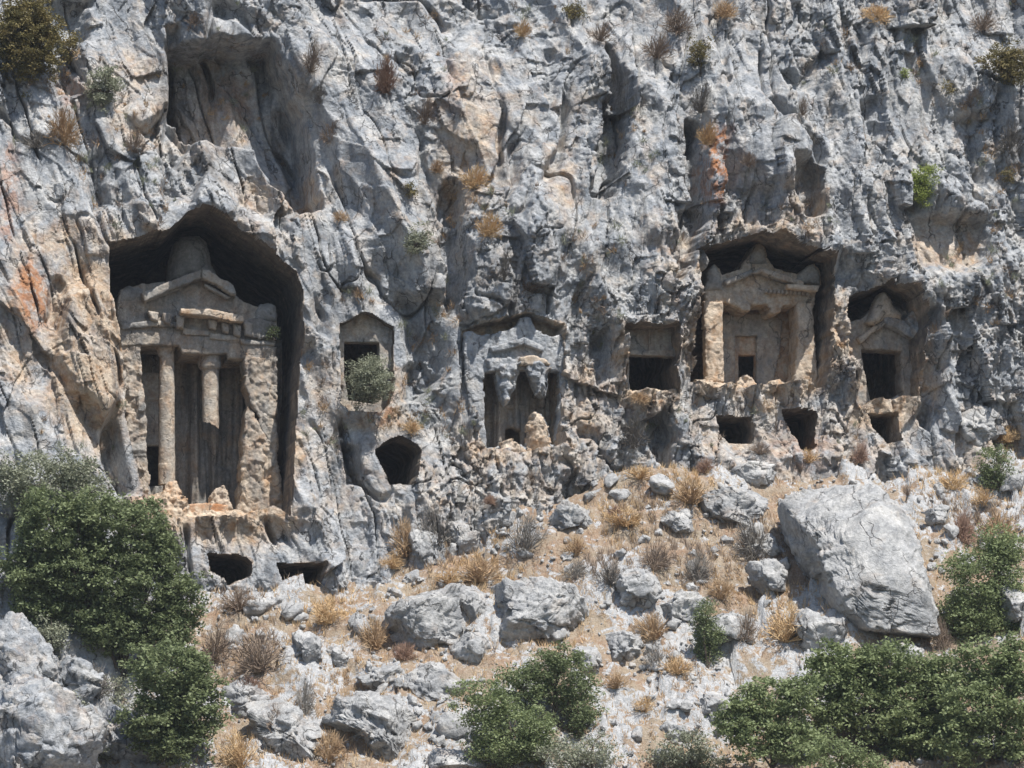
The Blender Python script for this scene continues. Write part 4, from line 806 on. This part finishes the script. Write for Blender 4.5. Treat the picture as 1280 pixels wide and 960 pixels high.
# plants growing out of the cliff
def cliff_bush(label, x, y, w_, h_, mat, dens=.8, size=.05, name='cliff_shrub', parts=2, fwd=.45, Yf=None):
    Y = (cliff_y(x, y + h_ * .3) - .1) if Yf is None else Yf; r_ = random.Random(int(x * 3 + y)); bl = [(x + r_.uniform(-.22, .22) * w_, y + r_.uniform(-.22, .22) * h_, w_ * .42, h_ * .42) for _ in range(parts)]
    leafy(name, label, 'shrub', 'shrubs growing on the cliff', (x, y + h_ * .4), bl, mat, dens, size, Y + .15, fwd, loose=.12)
for a_ in [('yellowing bush filling the top left corner of the cliff', 28, 52, 92, 110, M_RUSTY, .8, .055, 'cliff_shrub', 5), ('grey green bush hanging high on the left of the cliff', 132, 98, 42, 62, M_OLIVE, .6, .05, 'cliff_shrub', 3),
           ('olive green bush in front of the small gabled tomb', 462, 474, 56, 66, M_OLIVE, .9, .042, 'cliff_shrub', 5, .2, .2), ('bright green bush high on the right of the cliff', 1147, 233, 52, 48, M_FRESH, .8, .045, 'cliff_shrub', 4),
           ('yellow and dark green bush near the top right corner', 1256, 80, 56, 54, M_RUSTY, .9, .05, 'cliff_shrub', 4), ('dark yellowish bush at the top above the rust stained crack', 876, 66, 34, 44, M_RUSTY, .7, .045, 'cliff_shrub', 2),
           ('dull green tuft under the left cliff ledge, above the middle', 512, 240, 22, 22, M_RUSTY, .8, .04, 'cliff_shrub', 1), ('brownish green bush above the small gabled tomb', 520, 298, 44, 40, M_OLIVE, .6, .045, 'cliff_shrub', 3),
           ('tiny bright green tuft near the top right bushes', 1133, 90, 14, 22, M_FRESH, .8, .035, 'cliff_shrub', 1), ('small yellow green tuft at the right edge of the cliff', 1264, 224, 28, 24, M_RUSTY, .8, .04, 'cliff_shrub', 1),
           ('dark plant clinging beside the entablature of the largest tomb', 344, 415, 20, 26, M_OAK, .5, .035, 'cliff_shrub', 2, .1, 2.1), ('sparse yellow bush at the top edge left of centre', 722, 10, 36, 26, M_RUSTY, .6, .045, 'cliff_shrub', 2),
           ('dark leafy bush hanging in the upper left gully', 88, 62, 26, 50, M_RUSTY, .6, .045, 'cliff_shrub', 2), ('small yellow tuft above the bright green bush', 1185, 110, 20, 20, M_RUSTY, .5, .04, 'cliff_shrub', 1)]:
    a_ = list(a_); cliff_bush(*a_)
# dry twig shrubs: a few kinds, copied
def twig_mesh(seed, n, mat, droop=.2, w0=.022):
    r_ = np.random.RandomState(seed); V_, F_ = [], []
    def strip(p, q, w1, w2):
        d = q - p; s_ = np.cross(d, r_.normal(size=3)); s_ /= (np.linalg.norm(s_) + 1e-9); k = len(V_)
        V_.extend([p - s_ * w1, p + s_ * w1, q + s_ * w2, q - s_ * w2]); F_.append((k, k + 1, k + 2, k + 3))
    for i in range(n):
        a_ = r_.uniform(0, 6.28); t = r_.uniform(0, 1) ** .6 * 1.35; d = np.array([math.cos(a_) * math.sin(t), math.sin(a_) * math.sin(t), math.cos(t)])
        L = r_.uniform(.6, 1.05); p = np.array([r_.normal() * .08, r_.normal() * .08, 0.]); q = p + d * L * .5 + r_.normal(size=3) * .05; strip(p, q, w0, w0 * .7)
        for j in range(3):
            e_ = d + r_.normal(size=3) * .35; e_ /= np.linalg.norm(e_); q2 = q + e_ * L * .32; strip(q, q2, w0 * .7, w0 * .5)
            for m_ in range(2):
                e2 = e_ + r_.normal(size=3) * .5; e2 /= np.linalg.norm(e2); strip(q2, q2 + e2 * L * .25, w0 * .5, w0 * .3)
    me = mesh_obj('t', np.array(V_), np.array(F_), mat); d_ = me.data; bpy.data.objects.remove(me); return d_
TW = {k: [twig_mesh(s_ * 3 + j, n_, m_, w0=w_) for j in range(2)] for s_, (k, n_, m_, w_) in enumerate([('b', 90, M_DRYTW, .017), ('g', 80, M_GREYTW, .016), ('r', 150, M_REDTW, .018), ('s', 110, M_STRAW, .018), ('o', 110, M_STRAW2, .018)])}
def twig(px, py, w_, h_, k, label, cliffy=False):
    p = at(px, py + h_ / 2, cliff_y(px, py + h_ / 2) - .05) if cliffy else ghit(px, py + h_ / 2 - 2)
    o = bpy.data.objects.new('dry_shrub' if k != 's' else 'dry_grass_tuft', TW[k][int(px) % 2]); COL.objects.link(o); o.location = Vector(p); sc = .029 * (p[1] - CAM[1]) / 138
    o.scale = (w_ * .55 * sc, w_ * .5 * sc, h_ * .95 * sc); o.rotation_euler = (.15, 0, px)
    if cliffy: o.rotation_euler = (.7, 0, 0); o.rotation_euler[1] = 0
    kind = {'b': 'brown twiggy shrub', 'g': 'bare grey shrub', 'r': 'reddish thorn shrub', 's': 'tuft of straw coloured dry grass', 'o': 'rusty dry shrub'}[k]
    tag(o, kind + ' ' + label, 'grass' if k == 's' else 'shrub', 'dry plants on the cliff' if cliffy else 'dry plants on the slope')
for t in [(655, 665, 64, 58, 'g', 'in the middle of the slope, the largest bare one'), (545, 655, 56, 60, 'g', 'growing over the upright slab at the cliff foot'), (508, 668, 40, 60, 'o', 'left of the upright grey slab'), (600, 712, 70, 36, 'o', 'above the flat outcrop'),
          (470, 788, 46, 52, 'o', 'left of the tall smooth boulder'), (505, 815, 38, 26, 'r', 'at the left foot of the tall smooth boulder'), (325, 812, 90, 60, 'b', 'right of the big oak'), (312, 856, 38, 26, 'r', 'right of the big oak, below the brown one'),
          (762, 716, 60, 34, 'g', 'between the flat outcrop and the angular grey boulder'), (720, 712, 50, 30, 'g', 'just above the flat outcrop'), (862, 612, 66, 40, 'o', 'above the long rock pile'), (882, 582, 32, 24, 'r', 'at the cliff foot above the long rock pile'),
          (818, 692, 56, 46, 'b', 'left below the long rock pile'), (870, 706, 56, 50, 'g', 'below the long rock pile'), (816, 780, 52, 44, 'o', 'between the angular grey boulder and the juniper'), (942, 668, 56, 70, 'g', 'between the long rock pile and the largest boulder'),
          (1075, 566, 30, 30, 'r', 'on the cliff foot under the small upright chamber'), (982, 775, 70, 60, 's', 'left of the foot of the largest boulder'), (930, 780, 40, 50, 'b', 'right of the smooth pale boulder'), (1202, 655, 40, 50, 'r', 'right of the largest boulder'),
          (1250, 655, 60, 50, 'o', 'near the right edge below the dark round shrub'), (1190, 600, 50, 30, 's', 'above the small grey rock'), (380, 868, 36, 60, 'g', 'with dark upright stems by the footpath'), (300, 935, 60, 56, 's', 'at the foot of the lower oak'),
          (822, 820, 40, 40, 'g', 'left of the juniper foot'), (412, 762, 56, 40, 's', 'below the low wide chamber'), (300, 748, 60, 34, 'b', 'under the jagged low chamber'), (780, 645, 60, 30, 's', 'left of the rounded rock of the long pile'), (665, 597, 30, 22, 'b', 'under the middle tomb'),
          (612, 625, 20, 14, 'r', 'on the apron below the middle tomb'), (950, 560, 40, 20, 'b', 'between the two lower right chambers'), (430, 880, 40, 60, 'o', 'on the soil left of the curved foreground boulder'), (410, 930, 50, 50, 'o', 'at the bottom edge left of the curved foreground boulder'),
          (800, 590, 50, 24, 's', 'at the cliff foot right of the middle tomb'), (1010, 690 - 120, 40, 22, 's', 'at the cliff foot above the largest boulder'), (1260, 540, 40, 30, 's', 'at the right edge beside the dark fractured rock'), (770, 640, 26, 20, 'r', 'on the apron between two grass tufts'),
          (720, 680, 40, 34, 'o', 'right of the largest bare one'), (560, 720, 44, 24, 's', 'above the tall smooth boulder'), (640, 752, 30, 18, 's', 'on top of the flat outcrop'), (845, 830, 50, 30, 's', 'on the bare soil below the juniper'), (770, 850, 40, 26, 'o', 'above the rubble chute'),
          (805, 880, 36, 26, 's', 'in the rubble chute'), (490, 700, 36, 26, 's', 'near the foot of the cliff below the cave mouth'), (900, 735, 46, 34, 'o', 'above the smooth pale boulder'), (1230, 620, 40, 30, 's', 'at the foot of the dark round shrub'), (1180, 790, 30, 50, 'b', 'in the gap right of the largest boulder'),
          (350, 900, 40, 50, 'b', 'behind the white chunky boulder'), (270, 800, 50, 60, 'b', 'at the right edge of the big oak'), (190, 820, 60, 60, 'g', 'in the shade under the big oak'), (120, 850, 60, 50, 'g', 'between the big oak and the bottom left outcrop')]:
    twig(*t)
for t in [(78, 150, 50, 60, 'o', 'below the top left bush'), (45, 172, 50, 26, 'g', 'low at the left edge below the top left bush'), (480, 85, 36, 60, 'r', 'high on the cliff left of centre'), (388, 60, 24, 60, 'b', 'beside the big overhang'),
          (412, 160, 30, 40, 'b', 'right of the big overhang'), (425, 268, 26, 16, 'o', 'right above the roof of the largest tomb'), (546, 204, 22, 22, 'o', 'near the pale orange scar'), (592, 215, 44, 40, 's', 'in the centre of the upper cliff'), (630, 322, 22, 56, 'g', 'above the middle tomb'),
          (820, 50, 44, 44, 'b', 'at the top right of centre'), (750, 34, 34, 34, 'b', 'under the sparse yellow bush'), (845, 20, 50, 40, 'b', 'at the top edge above the rust stained crack'), (882, 160, 30, 40, 's', 'over the rust stained crack'), (1001, 128, 18, 34, 'b', 'above the right overhang'),
          (1262, 165, 46, 60, 'g', 'at the right edge under the top right bush'), (1228, 20, 40, 34, 'b', 'at the top edge near the right corner'), (792, 530, 50, 60, 'g', 'in the grey alcove below the square chamber'), (530, 130, 24, 50, 'b', 'left of the pale orange scar'),
          (610, 275, 40, 40, 's', 'under the centre of the upper cliff'), (905, 8, 40, 26, 'o', 'at the top edge right of centre'), (1095, 12, 50, 26, 's', 'at the top edge between two gullies'), (875, 115, 36, 50, 'g', 'under the dark yellowish bush'), (935, 195, 24, 24, 'b', 'left of the right overhang'),
          (652, 30, 26, 30, 's', 'at the top centre'), (245, 20, 30, 20, 'b', 'on the lip of the big overhang'), (1215, 115, 26, 36, 'b', 'left of the top right bush'), (168, 170, 30, 40, 'b', 'on the upper left face'), (400, 110, 20, 40, 'g', 'on the right rim of the big overhang'),
          (515, 530, 30, 18, 's', 'above the big dark cave mouth'), (800, 494, 30, 14, 'o', 'on the sill of the square opening'), (660, 350, 36, 30, 'b', 'above the weathered tomb')]:
    twig(*t, cliffy=True)
for px, py, w_, h_, k, lab in [(1020, 615, 30, 22, 'g', 'on the upper left of the largest boulder'), (1075, 648, 42, 28, 'b', 'growing in the middle of the largest boulder'), (1135, 612, 16, 18, 'b', 'on the upper right of the largest boulder'), (1112, 710, 12, 8, 'o', 'low on the face of the largest boulder')]:
    twig(px, py, w_, h_, k, lab)
    o = COL.objects[-1]
# dry grass: blades in patches
def grass(N, seed, mat, lo, hi, label, patches):
    r_ = np.random.RandomState(seed); x = r_.uniform(-24, 30, N); y = r_.uniform(-34, -.8, N); d = fbm(x * .3 + 50, y * .3, 801 + seed, 4); kp = d > r_.uniform(-.15, .35, N); x, y = x[kp], y[kp]
    for px, py, s_ in patches:
        p = ghit(px, py); m_ = int(900 * s_); x = np.concatenate([x, p[0] + r_.normal(size=m_) * .6 * s_]); y = np.concatenate([y, p[1] + r_.normal(size=m_) * .6 * s_])
    z = np.array([gheight(a_, b_) for a_, b_ in zip(x, y)]); k = len(x); hh = r_.uniform(lo, hi, k)
    # tufts: snap blades towards tuft centres
    tx, ty = np.round(x * 2.2) / 2.2, np.round(y * 2.2) / 2.2; j_ = h2((tx * 100).astype(int), (ty * 100).astype(int), 5)
    x = x + (tx + (j_ - .5) * .4 - x) * .45; y = y + (ty - y) * .35; z = np.array([gheight(a_, b_) for a_, b_ in zip(x, y)]) - .02
    b = np.stack([x, y, z], -1); a_ = r_.uniform(0, 6.28, k); side = np.stack([np.cos(a_), np.sin(a_), 0 * a_], -1) * .013; lean_ = np.stack([r_.normal(size=k) * .35, r_.normal(size=k) * .35, np.ones(k)], -1) * hh[:, None]
    v = np.stack([b - side, b + side, b + lean_], 1).reshape(-1, 3)
    tag(mesh_obj('dry_grass', v, np.arange(k * 3).reshape(-1, 3), mat), label, None, None, 'stuff')
grass(110000, 3, M_STRAW, .10, .34, 'straw coloured dry grass on the slope', [(860, 610, 1.2), (600, 712, 1.2), (980, 780, 1.2), (780, 645, 1), (640, 750, .6), (1190, 600, 1), (410, 770, 1), (1255, 560, 1)])
grass(70000, 4, M_STRAW2, .06, .22, 'rusty dry grass and weeds on the slope', [(620, 700, 1.2), (450, 900, 1.2), (920, 740, 1), (1240, 650, 1.3), (430, 850, 1), (850, 840, 1)])
grass(60000, 9, M_DRYTW, .10, .42, 'matted brown dry brush on the slope', [(545, 655, 1), (320, 810, 1.3), (760, 716, 1), (870, 700, 1.2), (940, 670, 1), (1200, 650, 1), (1240, 640, 1.2), (800, 640, 1), (300, 750, 1)])

# scrub rooted in the hollows of the cliff
sel = (V > -5) & (V < 560) & (U > -5) & (U < 1285) & (near > 6); hol = fbm(X0 * .35, Z0 * .28, 851, 4) - OUT * .10 + dent * .12
cand = np.argwhere(sel & (hol > .16)); cand = cand[rng.choice(len(cand), 420, replace=False)]
cen = co[cand[:, 0], cand[:, 1]]; nb = 42; k = len(cen) * nb
rad = np.repeat(rng.uniform(.10, .34, len(cen)), nb); b = np.repeat(cen, nb, 0) + rng.normal(size=(k, 3)) * rad[:, None] * .3
d = rng.normal(size=(k, 3)) * .7 + np.array([0, -.7, .8]); d /= np.linalg.norm(d, axis=1)[:, None]; side = np.cross(d, rng.normal(size=(k, 3))); side /= np.linalg.norm(side, axis=1)[:, None]
v = np.stack([b - side * .012, b + side * .012, b + d * (rad * rng.uniform(.6, 1.4, k))[:, None]], 1)
for q, (mt, nm) in enumerate([(M_DRYTW, 'brown scrub in the hollows of the cliff'), (M_STRAW2, 'straw coloured scrub in the hollows of the cliff'), (M_OLIVE, 'grey green scrub in the hollows of the cliff')]):
    m_ = (np.repeat(np.arange(len(cen)), nb) % 3) == q; vv = v[m_].reshape(-1, 3)
    tag(mesh_obj('cliff_scrub', vv, np.arange(len(vv)).reshape(-1, 3), mt, None, False, {'lv': np.full(len(vv), .5)}), nm, None, None, 'stuff')

# thin summer haze over the whole place
import bmesh
bm = bmesh.new(); bmesh.ops.create_cube(bm, size=1); me = bpy.data.meshes.new('haze'); bm.to_mesh(me); bm.free()
hz = bpy.data.objects.new('haze', me); COL.objects.link(hz); zt = float(PZ.max()) + 3; zb = float(min(gz.min(), PZ.min(), CAM[2])) - 1.5; hz.scale = (130, 200, zt - zb); hz.location = (0, -75, (zt + zb) / 2)
hm = bpy.data.materials.new('haze'); hm.use_nodes = True; nt = hm.node_tree; nt.nodes.clear(); ov = nt.nodes.new('ShaderNodeOutputMaterial'); pv = nt.nodes.new('ShaderNodeVolumePrincipled')
pv.inputs['Color'].default_value = (.80, .88, 1, 1); pv.inputs['Density'].default_value = .00014; nt.links.new(pv.outputs[0], ov.inputs['Volume']); me.materials.append(hm); tag(hz, 'thin pale summer haze', None, None, 'stuff')
